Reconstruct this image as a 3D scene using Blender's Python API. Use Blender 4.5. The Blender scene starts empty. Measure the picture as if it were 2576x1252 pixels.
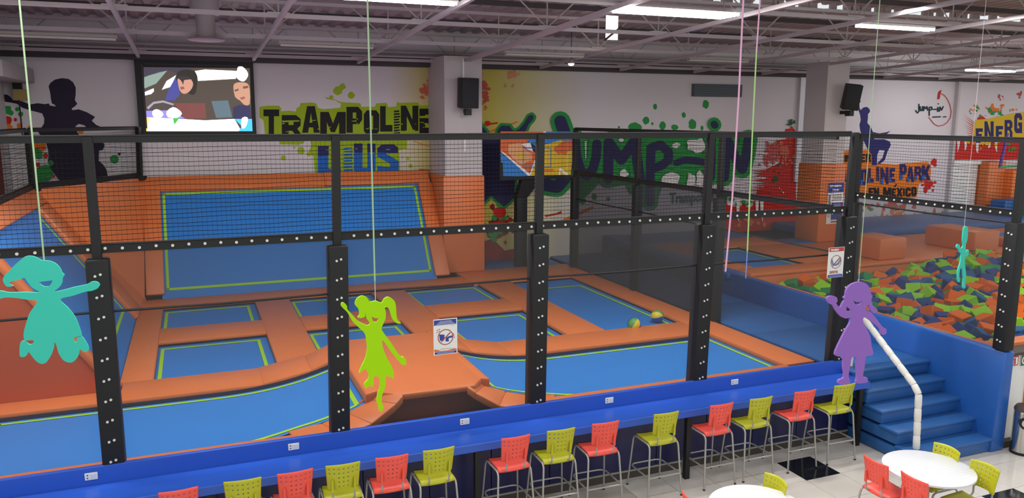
import bpy, bmesh, math, random
from mathutils import Vector, Matrix
from mathutils.geometry import tessellate_polygon
random.seed(7)
S = bpy.context.scene
COL = S.collection
PI = math.pi
R = math.radians

# ------------------------------------------------------------------ camera, world, lights, exposure
EYE = Vector((0, 0, 4.85)); FPX = 1990.0
_p, _r, _y = R(9.40), R(0.14), R(21.95)
CF = Vector((math.sin(_y)*math.cos(_p), math.cos(_y)*math.cos(_p), -math.sin(_p)))
_R0 = Vector((math.cos(_y), -math.sin(_y), 0)); _U0 = _R0.cross(CF)
CR = math.cos(_r)*_R0 + math.sin(_r)*_U0
CU = -math.sin(_r)*_R0 + math.cos(_r)*_U0
cd = bpy.data.cameras.new('camera'); cam = bpy.data.objects.new('camera', cd); COL.objects.link(cam)
cd.sensor_width = 36; cd.lens = FPX/2576*36; cd.clip_end = 200
M = Matrix((CR, CU, -CF)).transposed().to_4x4(); M.translation = EYE
cam.matrix_world = M
S.camera = cam

w = bpy.data.worlds.new('sky'); S.world = w; w.use_nodes = True
bg = w.node_tree.nodes['Background']; bg.inputs[0].default_value = (0.93, 0.97, 1.0, 1); bg.inputs[1].default_value = 0.75

def area(name, loc, sx, sy, power, col=(1, 0.97, 0.93)):
    l = bpy.data.lights.new(name, 'AREA'); l.shape = 'RECTANGLE'; l.size = sx; l.size_y = sy; l.energy = power; l.color = col
    o = bpy.data.objects.new(name, l); o.location = loc; COL.objects.link(o); return o
# fluorescent rows over the cafe and over the court (ceiling lamps outside the frame)
for i, (x, y, p) in enumerate(((-1, 6.0, 60), (4, 6.0, 60), (9, 6.0, 45), (14, 6.0, 60), (1, 2.0, 50), (7, 2.0, 50))):
    area('fluorescent_row', (x, y, 6.7), 2.4, 0.4, p)
for i, (x, y, p) in enumerate(((-2.5, 9.9, 270), (2.2, 9.9, 270), (7, 9.9, 260), (12, 9.9, 120), (18, 9.9, 140), (26, 12.0, 260))):
    area('fluorescent_row', (x, y, 6.62), 2.4, 0.4, p)
V = S.view_settings
S.display_settings.display_device = 'sRGB'
V.view_transform = 'Standard'; V.look = 'None'; V.gamma = 1; V.use_curve_mapping = False; V.exposure = 0.2

def at(px, py, X=None, Y=None, Z=None):
    """photo pixel -> point on a real plane of the building"""
    d = (px-1288)/FPX*CR - (py-626)/FPX*CU + CF
    t = X/d.x if X is not None else Y/d.y if Y is not None else (Z-EYE.z)/d.z
    return EYE + d*t

# ------------------------------------------------------------------ materials
def lin(h):
    h = h.lstrip('#'); c = [int(h[i:i+2], 16)/255 for i in (0, 2, 4)]
    return tuple(((v+0.055)/1.055)**2.4 if v > 0.04045 else v/12.92 for v in c) + (1,)
MATS = {}
def mat(name, col, rough=0.5, spec=0.5, metal=0.0, emit=None, es=1.0, bump=0, bscale=30, vary=0.0, vscale=3, coat=0.0):
    if name in MATS: return MATS[name]
    m = bpy.data.materials.new(name); m.use_nodes = True; nt = m.node_tree
    b = nt.nodes['Principled BSDF']
    c = lin(col) if isinstance(col, str) else col
    b.inputs['Base Color'].default_value = c; b.inputs['Roughness'].default_value = rough
    b.inputs['Metallic'].default_value = metal; b.inputs['Specular IOR Level'].default_value = spec
    b.inputs['Coat Weight'].default_value = coat
    m.diffuse_color = c
    if emit:
        b.inputs['Emission Color'].default_value = lin(emit); b.inputs['Emission Strength'].default_value = es
    if bump or vary:
        tc = nt.nodes.new('ShaderNodeTexCoord')
        if vary:
            n = nt.nodes.new('ShaderNodeTexNoise'); n.inputs['Scale'].default_value = vscale; n.inputs['Detail'].default_value = 4
            nt.links.new(tc.outputs['Object'], n.inputs['Vector'])
            mr = nt.nodes.new('ShaderNodeMapRange'); mr.inputs[3].default_value = 1-vary; mr.inputs[4].default_value = 1+vary
            nt.links.new(n.outputs['Fac'], mr.inputs[0])
            mx = nt.nodes.new('ShaderNodeVectorMath'); mx.operation = 'SCALE'; mx.inputs[0].default_value = c[:3]
            nt.links.new(mr.outputs[0], mx.inputs['Scale']); nt.links.new(mx.outputs[0], b.inputs['Base Color'])
        if bump:
            n = nt.nodes.new('ShaderNodeTexNoise'); n.inputs['Scale'].default_value = bscale; n.inputs['Detail'].default_value = 3
            nt.links.new(tc.outputs['Object'], n.inputs['Vector'])
            bp = nt.nodes.new('ShaderNodeBump'); bp.inputs['Strength'].default_value = bump; bp.inputs['Distance'].default_value = 0.02
            nt.links.new(n.outputs['Fac'], bp.inputs['Height']); nt.links.new(bp.outputs[0], b.inputs['Normal'])
    MATS[name] = m; return m

ORANGE = mat('orange_vinyl', '#d67640', 0.42, 0.45, bump=0.25, bscale=5, vary=0.06, vscale=2)
BED = mat('blue_trampoline_fabric', '#2d7dce', 0.5, 0.4, bump=0.1, bscale=200, vary=0.04, vscale=1.5)
LIME = mat('lime_webbing', '#9fd422', 0.6, 0.3)
GAP = mat('navy_shade_and_base', '#141a33', 0.8, 0.2)  # painted shade at the bed edges, also dark platforms and pit floor
BLUEV = mat('blue_vinyl_mat', '#2c5f9e', 0.4, 0.45, bump=0.25, bscale=6, vary=0.08, vscale=2)
BLUEW = mat('royal_blue_vinyl', '#2159a8', 0.33, 0.5, bump=0.25, bscale=4, vary=0.05)
BLACK = mat('black_powder_coat', '#1c1c1c', 0.55, 0.4)
BLACKPAD = mat('black_post_padding', '#1e1f20', 0.6, 0.35, bump=0.1, bscale=20)
CORD = mat('black_net_cord', '#191919', 0.9, 0.1)
BOLT = mat('pale_bolt_cap', '#d8d8d0', 0.4, 0.5)
COUNTER = mat('blue_lacquer', '#2b5ac2', 0.32, 0.5, vary=0.04, vscale=1.2)
NAVY = mat('navy_laminate', '#1d1f52', 0.35, 0.5, vary=0.15, vscale=2)
STEEL = mat('grey_tube_steel', '#a9a8a2', 0.38, 0.5, metal=0.35)
CHROME = mat('polished_steel', '#c9c7c2', 0.15, 0.6, metal=1.0)
RED = mat('coral_plastic', '#ee5648', 0.42, 0.5)
YEL = mat('olive_lime_plastic', '#b5b51f', 0.42, 0.5)
WHITE = mat('white_laminate', '#d9dbdf', 0.35, 0.5)
WHITEP = mat('white_plastic', '#e6e6e2', 0.45, 0.5)
WTAPE = mat('white_padding_wrap', '#e8e6df', 0.55, 0.4, bump=0.3, bscale=30)
TILE = mat('cream_floor_tile', '#cfcac2', 0.13, 0.5, vary=0.03, vscale=2)
TILEB = mat('black_floor_tile', '#15171a', 0.1, 0.5)
GROUT = mat('tile_grout', '#b5afa5', 0.8, 0.2)
DARK = mat('dark_skirting', '#4a433e', 0.6, 0.3)
ROOF = mat('grey_roof_sheet', '#b3a8a7', 0.7, 0.3, vary=0.15, vscale=0.8)
TRUSS = mat('grey_truss_paint', '#bdb3b5', 0.6, 0.3)
GREYB = mat('dark_grey_beam', '#4d4848', 0.7, 0.3)
WALLW = mat('white_wall_paint', '#d6d0d2', 0.6, 0.3, vary=0.03, vscale=0.4)
COLW = mat('grey_white_column_paint', '#c2bbbb', 0.6, 0.3)
TUBEON = mat('lit_fluorescent_tube', '#ffffff', 0.5, emit='#f6fbff', es=22)
TUBEOFF = mat('unlit_fixture', '#c8c2bc', 0.5, 0.3)
SPK = mat('black_speaker_grille', '#2b2d2f', 0.7, 0.3, bump=0.2, bscale=150)
DUCT = mat('grey_duct', '#a7a0a0', 0.5, 0.4)

def screen_mat(name, alpha, col):
    m = bpy.data.materials.new(name); m.use_nodes = True; nt = m.node_tree; nt.nodes.clear()
    o = nt.nodes.new('ShaderNodeOutputMaterial'); mx = nt.nodes.new('ShaderNodeMixShader')
    t = nt.nodes.new('ShaderNodeBsdfTransparent'); d = nt.nodes.new('ShaderNodeBsdfDiffuse'); d.inputs[0].default_value = lin(col)
    mx.inputs[0].default_value = alpha
    nt.links.new(t.outputs[0], mx.inputs[1]); nt.links.new(d.outputs[0], mx.inputs[2]); nt.links.new(mx.outputs[0], o.inputs[0])
    return m
MESH1 = screen_mat('fine_black_mesh', 0.46, '#4e4e4c')
MESH2 = screen_mat('dense_black_mesh', 0.80, '#3e4044')

# ------------------------------------------------------------------ mesh builder
class MB:
    def __init__(s): s.v = []; s.f = []; s.m = []; s.mats = []
    def mi(s, m):
        if m not in s.mats: s.mats.append(m)
        return s.mats.index(m)
    def add(s, vs, fs, m=None):
        o = len(s.v); s.v += [tuple(v) for v in vs]
        k = s.mi(m) if m else 0
        for f in fs: s.f.append(tuple(i+o for i in f)); s.m.append(k)
        return s
    def box(s, x0, x1, y0, y1, z0, z1, m=None):
        vs = [(x, y, z) for x in (x0, x1) for y in (y0, y1) for z in (z0, z1)]
        return s.add(vs, [(0, 1, 3, 2), (4, 6, 7, 5), (0, 4, 5, 1), (2, 3, 7, 6), (0, 2, 6, 4), (1, 5, 7, 3)], m)
    def hexa(s, b, t, m=None):
        n = len(b)
        return s.add(list(b)+list(t), [tuple(range(n))[::-1], tuple(range(n, 2*n))] + [(i, (i+1) % n, n+(i+1) % n, n+i) for i in range(n)], m)
    def tube(s, pts, r, n=8, m=None, cap=True, closed=False):
        pts = [Vector(p) for p in pts]; k = len(pts); vs = []; rs = r if isinstance(r, (list, tuple)) else [r]*k
        ref = None
        for i, p in enumerate(pts):
            a = pts[i-1] if (i > 0 or closed) else p; b = pts[(i+1) % k] if (i < k-1 or closed) else p
            d = (b-a).normalized()
            if ref is None: ref = Vector((0, 0, 1)) if abs(d.z) < 0.9 else Vector((1, 0, 0))
            u = d.cross(ref).normalized(); v = u.cross(d).normalized(); ref = v
            for j in range(n):
                t = 2*PI*j/n; vs.append(p + rs[i]*(math.cos(t)*u + math.sin(t)*v))
        fs = []
        for i in range(k if closed else k-1):
            for j in range(n):
                a = i*n+j; b = i*n+(j+1) % n; c = ((i+1) % k)*n+(j+1) % n; d = ((i+1) % k)*n+j
                fs.append((a, b, c, d))
        if cap and not closed: fs += [tuple(range(n))[::-1], tuple(range((k-1)*n, k*n))]
        return s.add(vs, fs, m)
    def lathe(s, prof, n=24, m=None, o=(0, 0, 0)):
        vs = [(o[0]+r*math.cos(2*PI*j/n), o[1]+r*math.sin(2*PI*j/n), o[2]+z) for r, z in prof for j in range(n)]
        fs = [(i*n+j, i*n+(j+1) % n, (i+1)*n+(j+1) % n, (i+1)*n+j) for i in range(len(prof)-1) for j in range(n)]
        fs += [tuple(range(n))[::-1], tuple(range((len(prof)-1)*n, len(prof)*n))]
        return s.add(vs, fs, m)
    def flat(s, polys, m=None):
        """polys: list of 3D point lists (first outer, rest holes)"""
        pl = [[Vector(p) for p in q] for q in polys]
        tri = tessellate_polygon(pl); vs = [p for q in pl for p in q]
        return s.add(vs, [tuple(t) for t in tri], m)
    def plate(s, polys, off, m=None):
        """flat outline given thickness along vector off"""
        off = Vector(off); pl = [[Vector(p) for p in q] for q in polys]
        tri = [tuple(t) for t in tessellate_polygon(pl)]; vs = [p for q in pl for p in q]; n = len(vs)
        fs = list(tri) + [tuple(i+n for i in t[::-1]) for t in tri]; o = 0
        for q in pl:
            k = len(q); fs += [(o+i, o+(i+1) % k, n+o+(i+1) % k, n+o+i) for i in range(k)]; o += k
        return s.add(vs+[v+off for v in vs], fs, m)
    def mesh(s, name, bevel=0, seg=2, smooth=None):
        me = bpy.data.meshes.new(name); me.from_pydata(s.v, [], s.f)
        for m in s.mats: me.materials.append(m)
        if len(s.mats) > 1: me.polygons.foreach_set('material_index', s.m)
        bm = bmesh.new(); bm.from_mesh(me)
        if s.fix: bmesh.ops.recalc_face_normals(bm, faces=bm.faces)
        if bevel:
            bmesh.ops.remove_doubles(bm, verts=bm.verts, dist=1e-5)
            es = [e for e in bm.edges if len(e.link_faces) == 2 and e.calc_face_angle(0) > 0.5]
            bmesh.ops.bevel(bm, geom=es, offset=bevel, segments=seg, profile=0.5, affect='EDGES', clamp_overlap=True)
        bm.to_mesh(me); bm.free()
        if smooth or bevel:
            me.shade_smooth(); me.set_sharp_from_angle(angle=smooth or 0.7)
        me.update(); return me
    fix = True
    def build(s, name, m=None, parent=None, bevel=0, seg=2, smooth=None):
        if m and not s.mats: s.mats = [m]
        me = s.mesh(name, bevel, seg, smooth); o = bpy.data.objects.new(name, me); COL.objects.link(o)
        if parent:
            o.parent = parent
            o.matrix_parent_inverse = Matrix.Translation(-parent.location) if False else Matrix()
            if parent_loc(parent) != Vector((0, 0, 0)):
                me.transform(Matrix.Translation(-parent_loc(parent)))
        return o
def parent_loc(p):
    l = Vector(p.location)
    while p.parent: p = p.parent; l += p.location
    return l
def tag(o, label=None, cat=None, group=None, kind=None):
    if label: o['label'] = label
    if cat: o['category'] = cat
    if group: o['group'] = group
    if kind: o['kind'] = kind
    return o
def thing(name, label, cat, loc=(0, 0, 0), group=None):
    o = bpy.data.objects.new(name, None); COL.objects.link(o); o.location = loc; o.empty_display_size = 0.1
    return tag(o, label, cat, group)
def copy_tree(o, parent=None):
    c = o.copy(); COL.objects.link(c); c.parent = parent
    for ch in list(o.children): copy_tree(ch, c)
    return c
def smoothpoly(p, n=3):
    k = len(p); out = []
    for i in range(k):
        a, b, c, d = (Vector(p[(i+j-1) % k]) for j in range(4))
        for q in range(n):
            t = q/n
            out.append(0.5*((2*b)+(c-a)*t+(2*a-5*b+4*c-d)*t*t+(3*b-a-3*c+d)*t**3))
    return out
def zc(ox, oy, s, pts): return [(ox+a/s, oy+b/s) for a, b in pts]

# ------------------------------------------------------------------ room shell
def struct(name, mb, m=None, parent=None, **k):
    o = mb.build(name, m, parent, **k)
    if parent is None: o['kind'] = 'structure'
    return o
floor = struct('floor', MB().box(-9, 26, -6, 20.2, -0.12, -0.012), GROUT)
tm = MB().box(0.003, 0.597, 0.003, 0.597, -0.012, 0.0).mesh('floor_tile', 0.002, 1); tm.materials.append(TILE)
tmb = tm.copy(); tmb.materials.clear(); tmb.materials.append(TILEB)
for i in range(-4, 8):
    for j in range(-6, 2):
        x = 7.50+0.6*(i-0) if True else 0; y = 7.87+0.6*j
        if x > 11.6 or x < 2.6 or (y > 8.9): continue
        blk = (i == 0 and j == 0) or (i == 3 and j == -3)
        o = bpy.data.objects.new('floor_tile', tmb if blk else tm); o.location = (x, y, 0); o.parent = floor; COL.objects.link(o)
wall = struct('wall_back', MB().box(-3.6, 31, 19.8, 20.0, 0, 7.4), WALLW)
struct('wall_left', MB().box(-3.75, -3.6, 9.5, 20.0, 0, 7.4), WALLW)
struct('trim_1', MB().box(-3.6, 31, 19.55, 19.8, 6.1, 6.34), GREYB)
ZR = lambda y: 6.2+0.045*(19.4-y)       # underside of the trusses
ZC = lambda y: 7.0+0.045*(19.4-y)       # roof sheet
def roofsheet(y0, y1, up=0.0):
    vs = []; fs = []; n = 0; x = -4.0
    while x < 31:
        for dx, dz in ((0, 0), (0.11, 0), (0.16, 0.05), (0.28, 0.05)):
            vs += [(x+dx, y0, ZC(y0)+dz+up), (x+dx, y1, ZC(y1)+dz+up)]
        x += 0.33
    k = len(vs)//2
    fs = [(2*i, 2*i+1, 2*i+3, 2*i+2) for i in range(k-1)]
    mb = MB(); mb.fix = False; return mb.add(vs, fs)
ceil = struct('ceiling', roofsheet(3.5, 14.30, 0.11), ROOF)
roofsheet(14.36, 20.0).build('roof_sheet', ROOF, ceil)
mb = MB(); x = -4.0
while x < 31:
    wd = random.uniform(0.06, 0.26)
    if x < 10.2 or random.random() < 0.75 or 13.0 < x < 14.9:
        mb.box(x, x+wd+0.02, 14.22, 14.30, ZC(14.3)-0.02, ZC(14.3)+0.16)
    x += wd+random.choice((0, 0.06, 0.18, 0.26))
mb.build('ridge_flashing', ROOF, ceil)
for y in (5.2, 7.8, 10.4, 12.9, 15.4, 17.9):
    MB().box(-4, 31, y, y+0.06, ZC(y)-0.1, ZC(y)).build('purlin', GREYB, ceil)
# trusses along the wall direction
for ti, y in enumerate((19.4, 16.3, 13.8, 11.2, 8.6, 6.0)):
    zb = ZR(y); zt = ZC(y)-0.08
    t = thing('roof_truss', None, None, (0, y, 0)); t['kind'] = 'structure'
    MB().box(-3.6, 30, y-0.03, y+0.03, zb, zb+0.07).build('bottom_chord', TRUSS, t)
    MB().box(-3.6, 30, y-0.03, y+0.03, zt-0.06, zt).build('top_chord', TRUSS, t)
    if ti < 5:
        x = -0.95-2.4
        while x < 28:
            for dx in (-0.75, 0.0, 0.75):
                MB().tube([(x, y, zb+0.05), (x+dx, y, zt-0.03)], 0.015, 4).build('web', ROOF, t)
            MB().box(x-0.18, x+0.18, y-0.05, y+0.05, zb+0.06, zb+0.085).build('gusset', TRUSS, t)
            x += 2.4
for i in range(13):
    x = -0.95+2.4*i; wd = 0.065 if i == 3 else 0.03
    b = MB(); p0 = (3.5, ZR(3.5)-0.01); p1 = (19.5, ZR(19.5)-0.01)
    b.hexa([(x-wd, p0[0], p0[1]-0.06), (x+wd, p0[0], p0[1]-0.06), (x+wd, p1[0], p1[1]-0.06), (x-wd, p1[0], p1[1]-0.06)],
           [(x-wd, p0[0], p0[1]+0.01), (x+wd, p0[0], p0[1]+0.01), (x+wd, p1[0], p1[1]+0.01), (x-wd, p1[0], p1[1]+0.01)])
    struct('roof_beam', b, TRUSS)
for yy, zz, rr in ((19.3, 6.42, 0.035), (19.2, 6.31, 0.03)):
    struct('ceiling_pipe', MB().tube([(-3.5, yy, zz), (30, yy, zz)], rr, 8), DUCT, smooth=0.8)
# narrow daylight pane high in the roof
wn = struct('window_1', MB().box(8.42, 8.70, 15.5, 15.53, 6.52, 7.02), mat('daylit_pane', '#fff6e0', 0.5, emit='#fff3d8', es=3.0))
MB().tube([(8.36, 15.46, 6.5), (8.76, 15.46, 6.8)], 0.025, 5).build('window_brace', GREYB, wn)

# columns
c1 = struct('column', MB().box(5.67, 6.62, 18.4, 19.8, 3.46, 6.3), COLW)
MB().box(5.60, 6.66, 18.34, 19.78, 1.07, 3.46).build('column_padding', ORANGE, c1, bevel=0.03)
c2 = struct('column', MB().box(15.8, 16.55, 16.8, 17.6, 1.5, 6.35), COLW)
MB().box(15.76, 16.62, 16.75, 17.65, 1.5, 3.64).build('column_padding', ORANGE, c2, bevel=0.03)
struct('bright_wall_strip', MB().box(17.5, 17.95, 19.7, 19.8, 2.9, 6.1), WHITE)  # stretch of back wall, its brighter light put into a whiter colour
struct('trim_2', MB().box(24.2, 24.3, 19.66, 19.8, 1.3, 6.1), COLW)
# ------------------------------------------------------------------ murals painted on the back wall
def paint(name, items, Y=19.8, parent=None, col=None):
    """items: (material, layer, [outline, holes...] in photo pixels on the wall plane)"""
    mb = MB(); mb.fix = False
    for i, (m, lay, polys) in enumerate(sorted(items, key=lambda q: q[1])):
        yy = Y-0.003-0.00012*i
        mb.flat([[at(p[0], p[1], Y=yy) for p in q] for q in polys], m)
    return mb.build(name, None, parent or wall)
def P(name, col): return mat('paint_'+name, col, 0.6, 0.2)
pNAVY = P('navy', '#312f58'); pPURP = P('purple_black', '#2c2438'); pGREEN = P('green', '#2f9348'); pDGREEN = P('dark_green', '#1f5a33')
pLIME = P('lime', '#9db81f'); pINK = P('ink', '#231f20'); pBLUE = P('blue', '#2166bb'); pRED = P('red', '#c42a20'); pDRED = P('dark_red', '#8e1e1c')
pCORAL = P('coral', '#cf6a4e'); pORG = P('orange', '#e07a2a'); pTAN = P('tan', '#d8a878'); pYEL = P('yellow', '#d9b62a'); pWHITE = P('white', '#e4e1df')
pINDIGO = P('indigo', '#2c2a66'); pROSE = P('rose', '#c0504c'); pSALM = P('salmon', '#d59070'); pTEAL = P('teal_black', '#123038')
def yellow_fade():
    m = bpy.data.materials.new('paint_yellow_fade'); m.use_nodes = True; nt = m.node_tree; b = nt.nodes['Principled BSDF']
    g = nt.nodes.new('ShaderNodeNewGeometry'); sx = nt.nodes.new('ShaderNodeSeparateXYZ'); nt.links.new(g.outputs['Position'], sx.inputs[0])
    r = nt.nodes.new('ShaderNodeValToRGB'); mr = nt.nodes.new('ShaderNodeMapRange'); mr.inputs[1].default_value = 4.6; mr.inputs[2].default_value = 10.2
    nt.links.new(sx.outputs[0], mr.inputs[0]); nt.links.new(mr.outputs[0], r.inputs[0])
    e = r.color_ramp.elements; e[0].position = 0.0; e[0].color = lin('#d6d0d2'); e[1].position = 1.0; e[1].color = lin('#d6d0d2')
    for p, c in ((0.2, '#c9bd62'), (0.5, '#c4b548'), (0.72, '#cdc596')): q = e.new(p); q.color = lin(c)
    nt.links.new(r.outputs[0], b.inputs['Base Color']); b.inputs['Roughness'].default_value = 0.6
    return m
mb = MB(); mb.fix = False; mb.add([(4.6, 19.798, 1.05), (10.2, 19.798, 1.05), (10.2, 19.798, 6.1), (4.6, 19.798, 6.1)], [(0, 1, 2, 3)])
mb.build('yellow_paint', yellow_fade(), wall)

def blob(cx, cy, rx, ry=None, n=14, j=0.12, seed=0):
    r = random.Random(seed+int(cx*7+cy*13)); ry = ry or rx
    return smoothpoly([(cx+rx*(1+r.uniform(-j, j))*math.cos(2*PI*i/n), cy+ry*(1+r.uniform(-j, j))*math.sin(2*PI*i/n)) for i in range(n)], 2)
def splat(cx, cy, rx, ry, n, m, lay, seed=1, s0=3, s1=9):
    r = random.Random(seed); out = []
    for i in range(n):
        a = r.uniform(0, 2*PI); q = r.random()**0.7
        s = r.uniform(s0, s1)*(1.15-q*0.7)
        out.append((m, lay, [blob(cx+rx*q*math.cos(a), cy+ry*q*math.sin(a), s*r.uniform(0.7, 1.2), s, 9, 0.3, i)]))
    return out
def stroke(pts, w):
    """outline of a fat round brush stroke through pixel points"""
    p = [Vector(q) for q in pts]; L = []; Rr = []
    for i, q in enumerate(p):
        d = ((p[min(i+1, len(p)-1)]-p[max(i-1, 0)])).normalized(); nn = Vector((-d.y, d.x))
        L.append(q+nn*w/2); Rr.append(q-nn*w/2)
    d0 = (p[0]-p[1]).normalized(); d1 = (p[-1]-p[-2]).normalized()
    def capp(c, d):
        nn = Vector((-d.y, d.x)); return [c+(nn*math.cos(a)+d*math.sin(a))*w/2 for a in (R(150), R(120), R(90), R(60), R(30))]
    return L + capp(p[-1], d1)[::-1] + Rr[::-1] + capp(p[0], d0)[::-1]
def strokeq(pts, w, m, lay):
    """brush stroke as simple quads + round ends (never self-crossing)"""
    out = []; p = [Vector(q) for q in pts]
    for a, b in zip(p, p[1:]):
        d = (b-a).normalized(); nn = Vector((-d.y, d.x))*w/2
        out.append((m, lay, [[a+nn, b+nn, b-nn, a-nn]]))
    for q in p: out.append((m, lay, [[q+Vector((math.cos(2*PI*i/12), math.sin(2*PI*i/12)))*w/2 for i in range(12)]]))
    return out
# jumping child at the left
z1 = lambda l: zc(0, 180, 3.478, l)
boy = z1([(22, 200), (60, 200), (90, 220), (115, 250), (200, 262), (262, 287), (330, 276), (395, 285), (425, 278), (437, 297), (488, 305), (478, 288), (455, 280), (446, 240), (440, 190), (425, 128), (442, 98), (480, 70), (540, 57), (600, 64), (640, 94), (663, 140), (662, 200), (655, 250), (676, 280), (660, 300), (628, 322), (632, 337), (690, 330), (760, 355), (832, 396), (803, 430), (842, 466), (892, 487), (946, 485), (925, 498), (860, 508), (820, 488), (765, 495), (738, 470), (690, 457), (660, 478), (680, 540), (740, 600), (860, 606), (905, 620), (915, 650), (898, 688), (866, 690), (864, 780), (905, 815), (932, 860), (945, 920), (962, 945), (948, 980), (880, 1000), (600, 1000), (520, 950), (490, 915), (462, 875), (440, 840), (418, 790), (425, 740), (420, 680), (396, 605), (345, 545), (335, 530), (385, 455), (388, 410), (368, 365), (270, 340), (200, 318), (150, 282), (90, 270), (48, 265), (30, 240)])
it = [(pPURP, 1, [boy])]
for cx, cy, r, m in ((65, 335, 38, pGREEN), (95, 360, 25, pGREEN), (150, 330, 20, pGREEN), (182, 372, 22, pGREEN), (70, 425, 36, pRED), (78, 490, 32, pORG), (134, 420, 16, pRED), (172, 475, 26, pORG), (265, 490, 20, pORG), (350, 650, 55, pORG), (330, 722, 46, pGREEN), (390, 890, 75, pGREEN), (470, 915, 14, pRED), (1000, 765, 38, pGREEN), (1043, 720, 13, pPURP), (707, 520, 28, pORG), (340, 980, 40, pGREEN), (330, 815, 20, pRED), (400, 735, 22, pRED), (265, 700, 40, pRED), (560, 985, 26, pGREEN)):
    x, y = z1([(cx, cy)])[0]; it.append((m, 0, [blob(x, y, r/3.478, seed=3)]))
x, y = z1([(445, 800)])[0]; it.append((pGREEN, 2, [blob(x, y, 7)]))
paint('child_mural', it)

# block lettering: every letter is an outline in a unit box
G = {
 'T': [[(0, 1), (1, 1), (1, .74), (.67, .74), (.67, 0), (.33, 0), (.33, .74), (0, .74)]],
 'R': [[(0, 0), (0, 1), (.75, 1), (1, .85), (1, .6), (.82, .48), (1, .3), (1, 0), (.66, 0), (.66, .3), (.55, .4), (.36, .4), (.36, 0)], [(.36, .62), (.62, .62), (.62, .8), (.36, .8)]],
 'A': [[(0, 0), (.28, 1), (.72, 1), (1, 0), (.66, 0), (.62, .2), (.38, .2), (.34, 0)], [(.42, .38), (.58, .38), (.5, .75)]],
 'M': [[(0, 0), (0, 1), (.33, 1), (.5, .5), (.67, 1), (1, 1), (1, 0), (.74, 0), (.74, .55), (.58, .12), (.42, .12), (.26, .55), (.26, 0)]],
 'P': [[(0, 0), (0, 1), (.75, 1), (1, .82), (1, .5), (.8, .33), (.4, .33), (.4, 0)], [(.4, .55), (.62, .55), (.62, .78), (.4, .78)]],
 'O': [[(.2, 0), (0, .16), (0, .84), (.2, 1), (.8, 1), (1, .84), (1, .16), (.8, 0)], [(.4, .22), (.6, .22), (.6, .78), (.4, .78)]],
 'L': [[(0, 0), (0, 1), (.45, 1), (.45, .26), (1, .26), (1, 0)]],
 'N': [[(0, 0), (0, 1), (.3, 1), (.66, .45), (.66, 1), (1, 1), (1, 0), (.72, 0), (.34, .58), (.34, 0)]],
 'E': [[(0, 0), (0, 1), (1, 1), (1, .76), (.42, .76), (.42, .62), (.85, .62), (.85, .4), (.42, .4), (.42, .24), (1, .24), (1, 0)]],
 'I': [[(0, 0), (0, 1), (1, 1), (1, 0)]],
 'S': [[(0, .1), (.2, 0), (.8, 0), (1, .15), (1, .45), (.4, .7), (.4, .78), (.95, .72), (.95, .9), (.75, 1), (.2, 1), (0, .85), (0, .6), (.6, .36), (.6, .24), (0, .3)]],
 'U': [[(0, 1), (0, .16), (.2, 0), (.8, 0), (1, .16), (1, 1), (.62, 1), (.62, .24), (.4, .24), (.4, 1)]],
 'K': [[(0, 0), (0, 1), (.35, 1), (.35, .62), (.66, 1), (1, 1), (.68, .52), (1, 0), (.64, 0), (.35, .42), (.35, 0)]],
 'X': [[(0, 0), (.3, .5), (0, 1), (.34, 1), (.5, .68), (.66, 1), (1, 1), (.7, .5), (1, 0), (.66, 0), (.5, .32), (.34, 0)]],
 'C': [[(.2, 0), (0, .16), (0, .84), (.2, 1), (.8, 1), (1, .84), (1, .64), (.64, .64), (.64, .76), (.38, .76), (.38, .24), (.64, .24), (.64, .38), (1, .38), (1, .16), (.8, 0)]],
 'G': [[(.2, 0), (0, .16), (0, .84), (.2, 1), (.8, 1), (1, .84), (1, .66), (.64, .66), (.64, .76), (.38, .76), (.38, .24), (.64, .24), (.64, .36), (.5, .36), (.5, .54), (1, .54), (1, 0)]],
}
def letter(ch, x0, y0, x1, y1, m, lay, skew=0.0):
    def tr(p):
        return (x0+p[0]*(x1-x0)+skew*(1-p[1])*(x1-x0), y1-p[1]*(y1-y0)+0.0)
    return (m, lay, [[tr(p) for p in q] for q in G[ch]])
z2 = lambda l: zc(640, 190, 4.8146, l)
def bx(ch, b, m, lay, zf=z2):
    (x0, y0), (x1, y1) = zf([b[:2], b[2:]]); return letter(ch, x0, y0, x1, y1, m, lay)
it = [(pLIME, 0, [z2([(60, 380), (150, 365), (300, 366), (325, 400), (322, 432), (420, 424), (500, 436), (512, 395), (550, 370), (556, 334), (700, 325), (748, 338), (770, 390), (830, 406), (1040, 390), (1050, 345), (1035, 318), (1120, 325), (1285, 335), (1297, 380), (1400, 374), (1458, 380), (1480, 335), (1600, 330), (1622, 380), (1718, 375), (1725, 318), (1760, 330), (1980, 325), (2000, 360), (2180, 360), (2175, 718), (1850, 718), (1848, 885), (1752, 905), (1772, 1225), (735, 1225), (715, 980), (650, 930), (690, 850), (680, 790), (610, 785), (600, 820), (540, 838), (310, 832), (298, 775), (128, 715), (110, 540), (62, 505)])])]
for ch, b in (('T', (110, 410, 300, 725)), ('R', (332, 478, 560, 795)), ('A', (578, 370, 792, 692)), ('M', (797, 440, 1107, 718)), ('P', (1115, 378, 1305, 692)), ('O', (1325, 420, 1512, 718)), ('L', (1523, 370, 1672, 678)), ('N', (1773, 365, 1986, 670)), ('E', (1998, 400, 2165, 704))):
    it.append(bx(ch, b, pINK, 1))
for k in range(9): it.append((pINK, 1, [z2([(1690, 425+k*33), (1755+(k % 3)*5, 420+k*33), (1755+(k % 3)*5, 440+k*33), (1690, 447+k*33)])]))
it += [bx('L', (768, 850, 1050, 1225), pBLUE, 1), bx('U', (1205, 822, 1468, 1210), pBLUE, 1), bx('S', (1490, 835, 1748, 1200), pBLUE, 1)]
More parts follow.
